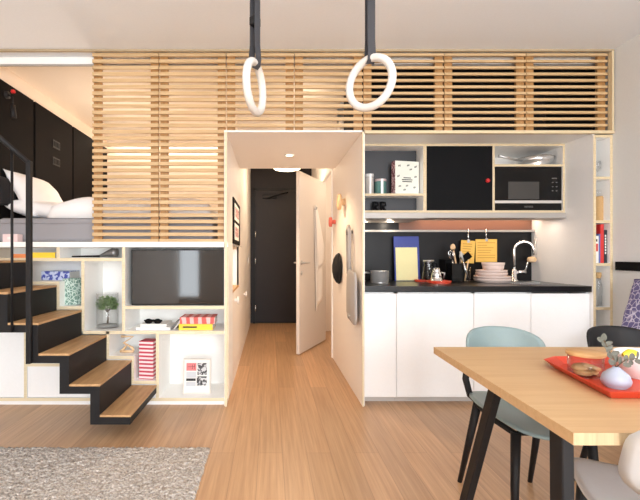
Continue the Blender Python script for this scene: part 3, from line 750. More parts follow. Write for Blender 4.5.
# wall units
U0, U1, UZ0, UZ1 = 3.49, 3.935, 1.506, 2.083
us = F / U0
def wx(x): return (x - CX) / us
def wz(y): return EYE - (y - CY) / us
e = .018
xa, xb, xc = wx(425.5), wx(493.7), KX1
us1 = thing('open_shelf_unit', 'open plywood-edged wall unit with dark back above the cooking corner', 'shelf', ((KX0 + xa) / 2, 3.7, UZ0))
def ub(nm, par, a, b, y0, y1, z0, z1, mats=('cubby', 'ply')): return build(bx(mats, a, b, y0, y1, z0, z1, front=len(mats) - 1), nm, par)
ub('top_panel', us1, KX0, xa, U0, U1, UZ1 - e, UZ1); ub('bottom_panel', us1, KX0, xa, U0, U1, UZ0, UZ0 + e)
ub('side_panel', us1, xa - e, xa - .0005, U0 + .0005, U1, UZ0 + e, UZ1 - e); ub('side_panel', us1, KX0, KX0 + e, U0 + .0005, U1, UZ0 + e, UZ1 - e)
zs = wz(194.5); ub('shelf', us1, KX0 + e, xa - e, U0 + .004, 3.655, zs - e / 2, zs + e / 2); build(bx('greyback', KX0 + e, xa - e, 3.655, 3.667, UZ0 + e, UZ1 - e), 'back_panel', us1)
us2 = thing('wall_cabinet', 'black-fronted wall cabinet with a small red knob', 'cabinet', ((xa + xb) / 2, 3.7, UZ0))
ub('top_panel', us2, xa, xb, U0, U1, UZ1 - e, UZ1); ub('bottom_panel', us2, xa, xb, U0, U1, UZ0, UZ0 + e); ub('side_panel', us2, xb - e / 2, xb - .0005, U0 + .0005, U1, UZ0 + e, UZ1 - e); ub('side_panel', us2, xa + .0005, xa + e / 2, U0 + .0005, U1, UZ0 + e, UZ1 - e)
dr = build(bx('blackdeep', xa + e / 2, xb - e / 2, U0 + .003, U0 + .02, UZ0 + e, UZ1 - e, bev=.001), 'door', us2)
m = MB('redplastic'); m.lathe([(0, 0), (.008, 0), (.009, .015), (.017, .02), (.017, .03), (0, .034)], (wx(486.5), U0 + .003, wz(181)), 16, rot=R3(90, 'X')); build(m, 'knob', dr)
us3 = thing('microwave_cabinet', 'plywood-edged wall unit holding the microwave under an open compartment', 'cabinet', ((xb + xc) / 2, 3.7, UZ0))
ub('top_panel', us3, xb, xc, U0, U1, UZ1 - e, UZ1); ub('bottom_panel', us3, xb, xc, U0, U1, UZ0, UZ0 + e); ub('side_panel', us3, xb + .0005, xb + e / 2, U0 + .0005, U1, UZ0 + e, UZ1 - e); ub('side_panel', us3, xc - e, xc - .0005, U0 + .0005, U1, UZ0 + e, UZ1 - e)
zm = wz(165.3); ub('shelf', us3, xb + e / 2, xc - e, U0 + .002, U1 - .012, zm - e / 2, zm + e / 2); build(bx('corridor', xb + e / 2, xc - e, U1 - .012, U1, UZ0 + e, UZ1 - e), 'back_panel', us3)
# microwave
ma, mb_, mz0, mz1 = xb + e / 2 + .002, xc - e - .002, UZ0 + e + .001, zm - e / 2 - .002
mw = thing('microwave', 'black built-in microwave with a silver handle bar', 'microwave', ((ma + mb_) / 2, 3.6, mz0))
build(bx('micro', ma, mb_, U0 + .012, U1 - .03, mz0, mz1, bev=.002), 'body', mw)
zbar = wz(201.8)
build(bx('microwin', wx(509), wx(540), U0 + .010, U0 + .0125, wz(199), wz(181.5)), 'window', mw)
m = bx('palemetal', ma + .002, mb_ - .002, U0 + .002, U0 + .012, zbar - .012, zbar + .012, bev=.003); build(m, 'handle', mw)
m = MB('grey')
for r_ in range(4):
    for c_ in range(2 if r_ else 1): m.box(wx(553.5 + 4 * c_) - .006, wx(553.5 + 4 * c_) + .006 + (.03 if r_ == 0 else 0), U0 + .0105, U0 + .0125, wz(178 + r_ * 4.2) - .003, wz(178 + r_ * 4.2) + .003)
build(m, 'control_keys', mw)
cu = bpy.data.curves.new('lettering', 'FONT'); cu.body = 'SIEMENS'; cu.size = .020; cu.align_x = 'CENTER'; cu.extrude = .0003; cu.materials.append(M['grey'])
tmp = bpy.data.objects.new('lettering_source', cu); C.objects.link(tmp); bpy.context.view_layer.update()
tme = bpy.data.meshes.new_from_object(tmp); bpy.data.objects.remove(tmp); bpy.data.curves.remove(cu)
tx_ = bpy.data.objects.new('lettering', tme); C.objects.link(tx_); tx_.parent = mw; tx_.rotation_euler = (PI / 2, 0, 0)
tx_.location = Vector((wx(529.5), U0 + .011, wz(207.4))) - ORIG[mw.name]

# pan lying in the compartment above the microwave
pn = thing('frying_pan', 'silver frying pan with a long handle in the compartment above the microwave', 'pan', (wx(535), 3.68, zm + e / 2))
pY = 3.655; zp = zm + e / 2 + .001; pxc = px(535, pY)
m = MB('steel'); m.lathe([(0, .0), (.09, .0), (.135, .045), (.15, .085), (.146, .085), (.13, .045), (.088, .006), (0, .006)], (pxc, pY, zp), 32); build(m, 'pan_body', pn)
m = MB('steelm'); m.tube([(pxc - .135, pY - .03, zp + .06), (pxc - .2, pY - .05, zp + .06), (px(499, 3.55), 3.55, zp + .085)], .010, 8); build(m, 'handle', pn)
# jars on the open shelf
zsh = zs + e / 2 + .0005
def jar(x, y, w, h, body, lid, label):
    r = w / 2; t = thing('storage_jar', label, 'jar', (x, y, zsh), 'jars on the open kitchen shelf')
    m = MB(body); m.lathe([(0, 0), (r, 0), (r, h * .82), (r * .9, h * .86), (0, h * .86)], (x, y, zsh)); build(m, 'body', t)
    m = MB(lid); m.lathe([(0, h * .86), (r * .98, h * .86), (r * .98, h), (0, h)], (x, y, zsh)); build(m, 'lid', t)
    m = MB('white'); m.box(x - r * .2, x + r * .2, y - r - .003, y - r + .003, zsh + .003, zsh + h * .99, bev=.001); build(m, 'label', t)  # white strip stands in for the upright highlight on the jar
jar(px(369.3, 3.57), 3.57, .075, .175, 'palemetal', 'white', 'taller pale storage jar with a painted white highlight on the kitchen shelf')
jar(px(380.5, 3.57), 3.57, .10, .13, 'tealbox', 'pink', 'short teal storage jar with a pink lid on the kitchen shelf')
# books on the open shelf
def book(name, label, w, th, h, Mx, cover, pages='paper', group=None, cat='book', extra=None):
    """A closed book standing: w (x) wide cover, th (y) thick, h (z) tall; front cover faces -y, spine on -x."""
    t = MB(cover); 
    vs = t.box(-w / 2, w / 2, -th / 2, -th / 2 + .003, 0, h) + t.box(-w / 2, w / 2, th / 2 - .003, th / 2, 0, h) + t.box(-w / 2, -w / 2 + .003, -th / 2 + .003, th / 2 - .003, 0, h)
    bmesh.ops.transform(t.bm, matrix=Mx, verts=t.bm.verts)
    root = bpy.data.objects.new(name, None); C.objects.link(root); root.location = Mx.translation; ORIG[root.name] = Mx.translation.copy(); tag(root, label, cat, group); root.empty_display_size = .05
    build(t, 'cover', root)
    p = MB(pages); p.box(-w / 2 + .004, w / 2 - .004, -th / 2 + .0035, th / 2 - .0035, .003, h - .003); bmesh.ops.transform(p.bm, matrix=Mx, verts=p.bm.verts); build(p, 'pages', root)
    if extra:
        for nm, mt, boxes in extra:
            q = MB(mt)
            for bb in boxes: q.box(*bb)
            bmesh.ops.transform(q.bm, matrix=Mx, verts=q.bm.verts); build(q, nm, root)
    return root
w_, h_, t_ = .225, .282, .062
rnd = random.Random(4); sprigs = []
for (u, v) in ((-.32, .82), (.05, .84), (.36, .8), (-.36, .5), (.36, .5), (-.3, .2), (.0, .22), (.32, .18), (-.1, .1), (.16, .72)):
    cx_, cz_ = u * w_, v * h_ + .012
    for k in range(3): sprigs.append((cx_ - .012 + .008 * k, cx_ - .007 + .008 * k, -t_ / 2 - .0008, -t_ / 2 + .0002, cz_ - .010 + .004 * rnd.random() * k, cz_ + .004 + .004 * k * rnd.random()))
lines = [(-.035, .035, -t_ / 2 - .0008, -t_ / 2 + .0002, .136, .144), (-.05, .05, -t_ / 2 - .0008, -t_ / 2 + .0002, .120, .128), (-.045, .045, -t_ / 2 - .0008, -t_ / 2 + .0002, .104, .112)]
book('cookbook', 'thick pale book with small floral sprigs on its cover and a pink spine', w_, t_, h_, T(px(405.2, 3.575), 3.575, zsh) @ R(13, 'Z'), 'floral',
     extra=[('spine_print', 'pinkprint', [(-w_ / 2 - .0008, -w_ / 2 + .0002, -t_ / 2, t_ / 2, 0, h_)]), ('sprig_print', M['ink'], sprigs), ('title', 'ink', lines)])
book('cookbook', 'dark-covered book standing behind the floral book on the kitchen shelf', .18, .012, .30, T(px(406, 3.64), 3.64, zsh) @ R(3, 'Z'), 'booknavy')
# black ornament
bo = MB('blackdeep'); zb = UZ0 + e + .001; Yb = 3.60
for k, xo in enumerate((-.033, .033)):
    cx_ = px(379.5, Yb) + xo
    bo.tube([(cx_ - .018, Yb, zb), (cx_ - .018, Yb, zb + .085)], .011, 8); bo.tube([(cx_ - .018, Yb, zb + .08), (cx_ + .015, Yb, zb + .078), (cx_ + .02, Yb, zb + .055), (cx_ - .01, Yb, zb + .042)], .010, 8); bo.tube([(cx_ - .005, Yb, zb + .042), (cx_ + .02, Yb, zb + .004)], .011, 8)
bo.box(px(379.5, Yb) - .06, px(379.5, Yb) + .062, Yb - .012, Yb + .012, zb, zb + .01)
tag(build(bo, 'ornament'), 'small black double-letter ornament in the low gap under the kitchen shelf', 'ornament')

# counter things
WZ = .9105
pt = thing('saucepan', 'shiny steel saucepan with side handle on the worktop corner', 'pan', (px(379.5, 3.62), 3.62, WZ))
x, y = px(379.5, 3.62), 3.62
m = MB('pansteel'); m.lathe([(0, 0), (.072, 0), (.078, .006), (.078, .10), (.081, .103), (.075, .103), (.073, .01), (0, .008)], (x, y, WZ), 32); build(m, 'pan_body', pt)
m = MB('steelm'); m.tube([(x - .076, y - .01, WZ + .082), (x - .12, y - .03, WZ + .088), (x - .165, y - .04, WZ + .086)], [.008, .008, .01], 8); build(m, 'handle', pt)
y = 3.86
bb = thing('tray', 'blue board with a pale yellow panel leaning on the backsplash', 'tray', (px(407, y), y, WZ))
a0, a1 = px(394.2, y), px(419.5, y); zt = pz(236, y)
Mx = T(0, 3.835, WZ) @ R(-6, 'X') @ T(0, -3.835, -WZ)
m = MB('blueboard'); m.box(a0, a1, 3.835, 3.85, WZ, zt, bev=.004); bmesh.ops.transform(m.bm, matrix=Mx, verts=m.bm.verts); build(m, 'board', bb)
m = MB('paleyellow'); m.box(a0 + .012, a1 - .022, 3.829, 3.8345, WZ + .004, zt - .105, bev=.002); bmesh.ops.transform(m.bm, matrix=Mx, verts=m.bm.verts); build(m, 'panel', bb)
# red trivets and carafe, moka shaker
def disc(name, label, x, y, r, h, mt, cat, group=None):
    m = MB(mt); m.lathe([(0, 0), (r * .9, 0), (r, h * .5), (r, h), (r * .93, h), (r * .9, h * .5), (0, h * .5)], (x, y, WZ), 36); return tag(build(m, name), label, cat, group)
disc('red_tray', 'round red enamel tray under the steel shaker on the worktop', px(439, 3.56), 3.56, .10, .022, 'red', 'tray')
disc('red_dish', 'small red dish under the glass carafe on the worktop', px(424, 3.76), 3.76, .085, .016, 'red', 'dish')
cf = thing('carafe', 'clear glass carafe standing behind the red tray', 'carafe', (px(428.5, 3.76), 3.76, WZ))
x, y = px(428.5, 3.76), 3.76; z = WZ + .009
m = MB('glassdim'); m.lathe([(0, 0), (.058, 0), (.06, .01), (.048, .10), (.040, .17), (.043, .185), (.040, .183), (.037, .17), (.045, .10), (.056, .012), (0, .006)], (x, y, z)); build(m, 'body', cf)
m = MB('blackdeep'); m.tube([(x + .042, y, z + .165), (x + .075, y, z + .155), (x + .08, y, z + .09), (x + .053, y, z + .05)], .008, 8); build(m, 'handle', cf)
m = MB('steelm'); m.lathe([(.044, .168), (.047, .168), (.047, .186), (.044, .186), (.044, .168)], (x, y, z)); build(m, 'collar', cf)
sh = thing('shaker', 'stepped shiny steel shaker on the round red tray', 'shaker', (px(436.5, 3.56), 3.56, WZ + .012))
m = MB('steel'); m.lathe([(0, 0), (.045, 0), (.046, .03), (.04, .036), (.043, .042), (.036, .078), (.03, .084), (.032, .09), (.024, .118), (.0, .122)], (px(436.5, 3.56), 3.56, WZ + .0125)); build(m, 'body', sh)
m = MB('steelm'); m.tube([(px(436.5, 3.56) + .04, 3.56, WZ + .09), (px(436.5, 3.56) + .07, 3.56, WZ + .085), (px(436.5, 3.56) + .06, 3.56, WZ + .04)], .006, 8); build(m, 'handle', sh)
# utensil holder with utensils
uy = 3.72; ux0, ux1 = px(449, uy), px(461.5, uy)
uh = MB('micro'); q = .004
uh.box(ux0, ux1, uy - .055, uy + .055, WZ, WZ + .006); uh.box(ux0, ux0 + q, uy - .055, uy + .055, WZ, WZ + .165); uh.box(ux1 - q, ux1, uy - .055, uy + .055, WZ, WZ + .165); uh.box(ux0, ux1, uy - .055, uy - .051, WZ, WZ + .165); uh.box(ux0, ux1, uy + .051, uy + .055, WZ, WZ + .165)
tag(build(uh, 'utensil_holder'), 'glossy black square utensil holder on the worktop', 'utensil holder')
kp = bx('blackdeep', px(441.5, 3.88), px(450, 3.88), 3.80, 3.93, WZ, WZ + .20, bev=.004); tag(build(kp, 'canister'), 'plain black canister against the backsplash behind the shaker', 'canister')
uc = (ux0 + ux1) / 2
def uten(name, label, base, tip, hm, head):
    t = thing(name, label, 'kitchen utensil', base, 'utensils in the black holder')
    base, tip = Vector(base), Vector(tip)
    m = MB(hm); m.tube([base, tip], [.006, .008], 8); build(m, 'handle', t)
    d_ = (tip - base).normalized(); m = MB(hm)
    if head == 'whisk':
        for k in range(4):
            a = PI * k / 4; side = Vector((math.cos(a), math.sin(a), 0))
            m.tube([tip, tip + d_ * .03 + side * .022, tip + d_ * .07 + side * .026, tip + d_ * .095, tip + d_ * .07 - side * .026, tip + d_ * .03 - side * .022, tip], .0022, 5)
    elif head == 'spoon': m.lathe([(0, -.03), (.018, -.02), (.024, 0), (.018, .022), (0, .032)], tip + d_ * .03, 14, sy=.35)
    else: m.box(tip.x - .028, tip.x + .028, tip.y - .003, tip.y + .003, tip.z, tip.z + .06, bev=.002, rot=R3(35, 'Y'))
    build(m, 'head', t)
uten('whisk', 'steel balloon whisk standing in the black utensil holder', (uc, uy - .02, WZ + .01), (px(452.5, uy - .03), uy - .03, WZ + .19), 'steel', 'whisk')
uten('spoon', 'steel spoon standing in the black utensil holder', (uc + .02, uy + .01, WZ + .01), (px(461, uy), uy, WZ + .20), 'steelm', 'spoon')
uten('wooden_spoon', 'long pale wooden spoon rising highest from the utensil holder', (uc + .03, uy - .01, WZ + .01), (px(453.5, uy + .02), uy + .02, WZ + .28), 'knobwood', 'spoon')
gt = thing('glass_tumbler', 'tall clear glass holding kitchen tools next to the utensil holder', 'glass', (px(466.5, 3.66), 3.66, WZ))
m = MB('glass'); m.lathe([(0, 0), (.032, 0), (.036, .13), (.033, .13), (.030, .006), (0, .006)], (px(466.5, 3.66), 3.66, WZ)); build(m, 'body', gt)
gx = px(466.5, 3.66)
t = thing('spatula', 'dark-bladed spatula leaning out of the tall glass', 'kitchen utensil', (gx, 3.66, WZ + .01))
m = MB('knobwood'); m.tube([(gx - .015, 3.66, WZ + .012), (gx + .02, 3.665, WZ + .20)], .006, 8); build(m, 'handle', t)
m = MB('blacksoft', 'knobwood'); m.box(gx - .045, gx + .045, 3.664, 3.669, WZ + .19, WZ + .25, bev=.004, rot=R3(-38, 'Y')); build(m, 'blade', t)
t = thing('kitchen_knife', 'steel knife leaning in the tall glass', 'kitchen utensil', (gx, 3.66, WZ + .01))
m = MB('steel'); m.tube([(gx + .02, 3.655, WZ + .012), (gx - .035, 3.65, WZ + .19)], .007, 8, flat=.4); build(m, 'blade', t)
m = MB('palemetal'); m.tube([(gx - .035, 3.65, WZ + .19), (gx - .06, 3.648, WZ + .27)], .009, 8); build(m, 'handle', t)
# plates and bowl
def platem(x, y, z, r, h, name, label, group=None):
    m = MB('pinkplate'); m.lathe([(0, 0), (r * .72, 0), (r * .93, h * .3), (r * .99, h * .7), (r, h), (r * .975, h), (r * .95, h * .7), (r * .88, h * .36), (r * .7, .006), (0, .006)], (x, y, z), 40); return tag(build(m, name), label, 'plate' if name == 'plate' else 'bowl', group)
xq, yq = px(492.5, 3.66), 3.66
platem(xq, yq, WZ, .152, .034, 'plate', 'lowest and widest plate of the blush stack on the worktop', 'blush stoneware stack')
platem(xq, yq, WZ + .0265, .150, .030, 'plate', 'second plate from the bottom of the blush stack', 'blush stoneware stack')
platem(xq - .01, yq, WZ + .050, .128, .036, 'plate', 'third plate up in the blush stack', 'blush stoneware stack')
platem(xq - .01, yq, WZ + .078, .126, .030, 'plate', 'top plate of the blush stack, right under the bowls', 'blush stoneware stack')
platem(xq + .005, yq, WZ + .100, .086, .045, 'bowl', 'lower of two nested blush bowls on the plate stack', 'blush stoneware stack')
platem(xq + .005, yq, WZ + .128, .092, .045, 'bowl', 'upper of two nested blush bowls on the plate stack', 'blush stoneware stack')
# cards hung on hooks from the ledge rail
def card(xa_, xb_, ya, yb, lean, label):
    Yc_ = 3.872; a, b = px(xa_, Yc_), px(xb_, Yc_); z0, z1 = pz(yb, Yc_), pz(ya, Yc_)
    t = thing('hanging_card', label, 'card', ((a + b) / 2, Yc_, z0), 'yellow cards hung over the worktop')
    rt = R3(lean, 'Y'); pv = Vector(((a + b) / 2, Yc_, z1))
    m = MB('notepad'); m.box(a, b, Yc_, Yc_ + .006, z0, z1, rot=rt, piv=pv); build(m, 'sheet', t)
    m = MB('cardink'); r2 = random.Random(int(xa_))
    n = 7
    for k in range(n):
        zz = z1 - .03 - (z1 - z0 - .05) * k / n; m.box(a + .015, a + .015 + (b - a - .03) * r2.uniform(.5, 1), Yc_ - .0006, Yc_ + .0002, zz - .006, zz, rot=rt, piv=pv)
    build(m, 'handwriting', t)
    m = MB('steel'); xm = (a + b) / 2; zr = pz(230, 3.9)
    m.tube([(xm, 3.878, z1 + .002), (xm, 3.874, z1 + .03), (xm, 3.876, zr + .006), (xm, 3.89, zr + .006)], .003, 6); m.box(xm - .012, xm + .012, Yc_ - .004, Yc_ + .009, z1 - .02, z1 + .008); build(m, 'clip', t)
card(461.5, 475.5, 240.5, 263, 4, 'narrow yellow handwritten card hung above the utensils')
card(475.8, 497, 239.2, 262, 0, 'wide yellow handwritten card hung above the plates')
# brush on the alcove wall
sb = thing('dish_brush', 'pale round brush hanging beside the faucet', 'brush', (px(592) - .03, 3.86, 1.1))
m = MB('knobwood'); Yk = 3.86; zk = pz(259.5, Yk); m.lathe([(0, -.03), (.034, -.02), (.042, 0), (.034, .02), (0, .03)], (KX1 - .046, Yk, zk), 20, sy=.8); build(m, 'head', sb)
m = MB('palemetal'); m.tube([(KX1 - .03, Yk, zk + .02), (KX1 - .012, Yk, zk + .08), (KX1 - .010, Yk, zk + .2)], .006, 8); build(m, 'handle', sb)

# ================================================================== BOOKCASE (narrow, right)
bc = thing('bookcase', 'tall narrow plywood-edged bookcase between the kitchen and the side wall', 'bookcase', (px(602), 3.35, 0))
B0, B1 = px(592) + .021, XR - .001; BY0, BY1 = 3.185, 3.48
B0 = px(592) + .0205
for a, b in ((px(592) - .001, px(592) + .0195), (B1 - .02, B1)):
    build(bx(('cubby', 'ply'), a, b, BY0 if a > px(592) else BY0, (BY1 if a > px(594) else 3.1995), 0.002, 2.07, front=1), 'side_panel', bc)
bzs = [pz(178.3), pz(221.8), pz(264.5), pz(308.3), pz(352), pz(395.5)]
for z in bzs: build(bx(('cubby', 'ply'), B0, B1 - .02, BY0, BY1 - .012, z - .01, z + .01, front=1), 'shelf', bc)
build(bx(('cubby', 'ply'), B0, B1 - .02, BY0, BY1 - .012, 2.05, 2.07, front=1), 'top_panel', bc)
build(bx('cubby', B0, B1, BY1 - .012, BY1, 0.002, 2.07), 'back_panel', bc)
xa2, z = px(596.3, 3.26), bzs[0] + .011
gl = MB('glass'); gl.lathe([(0, 0), (.018, 0), (.018, .004), (.004, .008), (.004, .05), (.022, .075), (.026, .11), (.02, .14), (.018, .14), (.023, .11), (.019, .078), (0, .056)], (px(597.5, 3.28), 3.28, z), 20); tag(build(gl, 'wine_glass'), 'small stemmed glass on the top shelf of the bookcase', 'glass')
z = bzs[1] + .011; cx_ = px(599, 3.28)
pm_ = thing('stoppered_bottle', 'tan cylindrical bottle with a small glass stopper in the bookcase', 'bottle', (cx_, 3.28, z))
m = MB('cork'); m.lathe([(0, 0), (.032, 0), (.033, .005), (.033, .185), (.026, .195), (0, .195)], (cx_, 3.28, z)); build(m, 'body', pm_)
m = MB('glass'); m.lathe([(0, .195), (.012, .195), (.014, .21), (.022, .225), (.018, .245), (0, .25)], (cx_, 3.28, z)); build(m, 'stopper', pm_)
z = bzs[2] + .011
xs0 = B0 + .004
spec = [(.034, .21, 'paper', 'white book with a red block on its spine in the bookcase', 'bookred'), (.012, .225, 'bookblue', 'thin blue book in the bookcase', None), (.026, .30, 'bookred', 'tall red book in the bookcase', None), (.024, .255, 'booknavy', 'dark book with a white spine title in the bookcase', 'paper')]
for th, hh, cov, lab, sp in spec:
    ex = None
    if sp == 'bookred': ex = [('spine_block', 'bookred', [(-.0906, -.0898, -.012, .012, .09, .15)]), ('spine_mark', 'ink', [(-.0906, -.0898, -.008, .008, .165, .185)])]
    if sp == 'paper': ex = [('spine_title', 'paper', [(-.0906, -.0898, -.005, .005, .07 + k * .022, .086 + k * .022) for k in range(7)])]
    book('book', lab, .18, th, hh, T(xs0 + th / 2, 3.30, z) @ R(90, 'Z'), cov, group='books in the narrow bookcase', extra=ex)
    xs0 += th + .0012
z = bzs[3] + .011; cx_ = px(598.3, 3.27)
gb = thing('glass_bottle', 'tall clear glass bottle with a cork in the lower bookcase compartment', 'bottle', (cx_, 3.27, z))
m = MB('glass'); m.lathe([(0, 0), (.026, 0), (.027, .15), (.018, .19), (.017, .23), (.015, .23), (.016, .19), (.024, .15), (.023, .006), (0, .006)], (cx_, 3.27, z)); build(m, 'body', gb)
m = MB('cork'); m.lathe([(0, .215), (.0145, .215), (.02, .236), (.02, .262), (0, .264)], (cx_, 3.27, z)); build(m, 'stopper', gb)
# dark rail on the right wall
wr = bx('blackdeep', XR - .022, XR - .001, .2, 3.14, 1.035, 1.10, bev=.003); tag(build(wr, 'wall_rail'), 'dark horizontal rail fixed along the side wall next to the bookcase', 'rail')
# lilac cushion on a low bench
bn = thing('bench', 'low pale bench against the side wall behind the dining table', 'bench', (2.42, 2.6, 0))
build(bx('plyv', 2.25, 2.61, 2.0, 2.92, .50, .535, bev=.004), 'seat', bn)
for xx in (2.28, 2.56):
    for yy in (2.04, 2.86): build(bx('plyv', xx, xx + .03, yy, yy + .03, 0, .50), 'leg', bn)
cushion('throw_cushion', 'lilac cushion with a white line pattern leaning by the side wall', 'lilac', .50, .50, .14, T(2.495, 2.66, .785) @ R(-68, 'Y') @ R(8, 'Z'), 11, 'cushion')

# ================================================================== TELEVISION
tY = 3.215
tv = thing('television', 'black flat-screen television in the niche of the shelving unit', 'television', (px(178, tY), tY + .05, uz(306)))
a, b, z0, z1 = px(131.2, tY), px(224.0, tY), pz(305.3, tY), pz(249.5, tY)
build(bx('micro', a, b, tY, tY + .045, z0, z1, bev=.004), 'casing', tv)
build(bx('screen', a + .008, b - .008, tY - .0012, tY + .001, z0 + .012, z1 - .008), 'screen', tv)
m = MB('micro'); m.box((a + b) / 2 - .12, (a + b) / 2 + .12, tY + .02, tY + .16, uz(307.5) + TH / 2, uz(307.5) + TH / 2 + .008); m.box((a + b) / 2 - .04, (a + b) / 2 + .04, tY + .045, tY + .09, uz(307.5) + TH / 2, z0 + .1); build(m, 'stand', tv)

# ================================================================== THINGS IN THE SHELVES
def flat_book(x0, x1, y0, z, th, depth, cover, label, group, rz=0, spine=None):
    w = x1 - x0
    Mx = T((x0 + x1) / 2, y0 + depth / 2, z + th / 2 ) @ R(rz, 'Z') @ R(90, 'Y') @ R(90, 'X')
    # lying: cover local x -> depth, y -> thickness, z -> length
    Mx = T((x0 + x1) / 2, y0, z + th / 2) @ R(rz, 'Z') @ Matrix(((0, 0, 1, -w / 2), (1, 0, 0, depth / 2), (0, 1, 0, 0), (0, 0, 0, 1)))
    return book('book', label, depth, th, w, Mx, cover, group=group, extra=spine)
zA = uz(259.5) + TH / 2 + .0005
flat_book(px(33, 3.24), px(57, 3.24), 3.21, zA, .042, .22, 'yellow', 'yellow book lying in the low top compartment', 'books in the shelving unit')
flat_book(px(15, 3.26), px(32, 3.26), 3.23, zA, .03, .2, 'orange', 'orange book lying in the low top compartment behind the stair post', 'books in the shelving unit')
lad = thing('hand_tool', 'dark long-handled club-shaped tool lying in the low top compartment', 'tool', (px(95), 3.3, zA))
m = MB('black'); m.tube([(px(72, 3.3), 3.3, zA + .010), (px(100, 3.3), 3.3, zA + .012)], [.006, .009], 8); build(m, 'shaft', lad)
m = MB('grey'); m.tube([(px(100, 3.3), 3.3, zA + .014), (px(106, 3.3), 3.31, zA + .03), (px(112, 3.3), 3.31, zA + .042), (px(117, 3.3), 3.31, zA + .038)], [.010, .022, .036, .034], 14); build(m, 'head', lad)
zC = Z_STEP(5) + TH + .0045
flat_book(px(43, 3.37), px(71, 3.37), 3.345, zC, .07, .185, 'blueprint', 'thick blue-and-white patterned book on the step-shaped shelf', 'books in the shelving unit')
zC4 = Z_STEP(4) + TH + .0045
vs_ = MB('greenpat'); xv = px(74, 3.29)
vs_.prism([(xv - .062, zC4), (xv + .058, zC4), (xv + .062, zC4 + .205), (xv - .066, zC4 + .205)], 3.25, 3.33, 'Y')
bmesh.ops.transform(vs_.bm, matrix=T(xv, 3.29, zC4) @ R(-2, 'Y') @ R(-14, 'Z') @ T(-xv, -3.29, -zC4 + .003), verts=vs_.bm.verts)
tag(build(vs_, 'gift_box'), 'green box with a white lattice pattern tilted on the stepped shelf', 'box')
# plant in glass
zD = uz(332.5) + TH / 2 + .0005; xp, yp_ = px(107.5, 3.34), 3.34
gv = thing('glass_vase', 'clear glass cylinder holding a small tree-like plant on the shelf', 'vase', (xp, yp_, zD))
m = MB('glass'); m.lathe([(0, 0), (.082, 0), (.085, .004), (.085, .275), (.082, .275), (.082, .008), (0, .008)], (xp, yp_, zD), 32); build(m, 'body', gv)
pl = thing('miniature_tree', 'small bushy green plant with a thin trunk inside the glass cylinder', 'plant', (xp, yp_, zD + .01))
m = MB('stone'); m.lathe([(0, .009), (.075, .009), (.076, .022), (.04, .03), (0, .032)], (xp, yp_, zD), 20); build(m, 'pebble_bed', pl)
m = MB('bark'); m.tube([(xp, yp_, zD + .025), (xp + .006, yp_, zD + .10), (xp - .004, yp_, zD + .16)], [.008, .006, .005], 8)
for a in range(5): m.tube([(xp, yp_, zD + .12), (xp + .05 * math.cos(a * 1.26), yp_ + .05 * math.sin(a * 1.26), zD + .18)], [.004, .002], 6)
build(m, 'trunk', pl)
m = MB('leaf'); r3 = random.Random(3)
for k in range(700):
    th = r3.uniform(0, 2 * PI); ph_ = r3.uniform(-.5, 1.2); rr = r3.uniform(.35, 1) ** .5
    c = Vector((xp + .088 * rr * math.cos(th) * math.cos(ph_), yp_ + .066 * rr * math.sin(th) * math.cos(ph_), zD + .178 + .068 * rr * math.sin(ph_) + .012 * math.sin(4 * th)))
    q = Matrix.Rotation(r3.uniform(0, 6.28), 3, 'Z') @ Matrix.Rotation(r3.uniform(-1.2, 1.2), 3, 'X'); s_ = r3.uniform(.009, .017)
    vs = [m.bm.verts.new(c + q @ Vector(p) * s_) for p in ((-1, 0, 0), (0, -.6, .15), (1, 0, 0), (0, .6, .15))]; f = m.bm.faces.new(vs)
build(m, 'foliage', pl)
# middle shelf books
zE = uz(332.5) + TH / 2 + .0005
flat_book(px(137, 3.24), px(171, 3.24), 3.215, zE, .022, .22, 'paper', 'large white book lying lowest under the sunglasses', 'books in the shelving unit')
flat_book(px(141, 3.24), px(167, 3.24), 3.225, zE + .0225, .022, .19, 'paper', 'smaller white book lying on the large white book', 'books in the shelving unit')
sg = thing('sunglasses', 'black sunglasses folded on the white books', 'sunglasses', (px(153, 3.26), 3.26, zE + .046)); z = zE + .0455
xg = px(153.5, 3.26)
m = MB('blackdeep')
for sx in (-.035, .035): m.lathe([(0, 0), (.030, 0), (.030, .004), (0, .004)], (xg + sx, 3.25, z + .016), 20, sy=.7, rot=R3(70, 'X'))
m.tube([(xg - .07, 3.25, z + .022), (xg, 3.247, z + .026), (xg + .07, 3.25, z + .022)], .006, 8); build(m, 'front_frame', sg)
for s_ in (-1, 1):
    m = MB('blackdeep'); m.tube([(xg + s_ * .068, 3.252, z + .02), (xg + s_ * .06, 3.29, z + .012), (xg - s_ * .05, 3.30, z + .006)], .004, 8); build(m, 'temple', sg)
for k, (xk, lab, mt) in enumerate(((171.5, 'grey card leaning beside the white books', 'grey'), (174.8, 'pale card leaning beside the grey card', 'palemetal'))):
    m = MB(mt); xx = px(xk, 3.26); m.box(xx - .004, xx + .004, 3.23, 3.31, zE, zE + .085, rot=R3(38, 'Y'), piv=Vector((xx, 3.27, zE)))
    lo = min(v.co.z for v in m.bm.verts)
    for v in m.bm.verts: v.co.z += zE - lo
    tag(build(m, 'leaning_card'), lab, 'card', 'cards leaning beside the white books')
m = MB('blackdeep'); m.lathe([(0, -.012), (.009, -.008), (.012, 0), (.009, .008), (0, .012)], (px(178.2, 3.3), 3.3, zE + .0125), 14); tag(build(m, 'bead'), 'tiny black ball on the middle shelf between the book stacks', 'ornament')
flat_book(px(179.5, 3.24), px(213, 3.24), 3.215, zE, .045, .2, 'yellow', 'thick yellow book lying under the red striped book', 'books in the shelving unit', spine=[('spine_title', 'ink', [(-.1006, -.0998, -.006, .006, .03, .14)])])
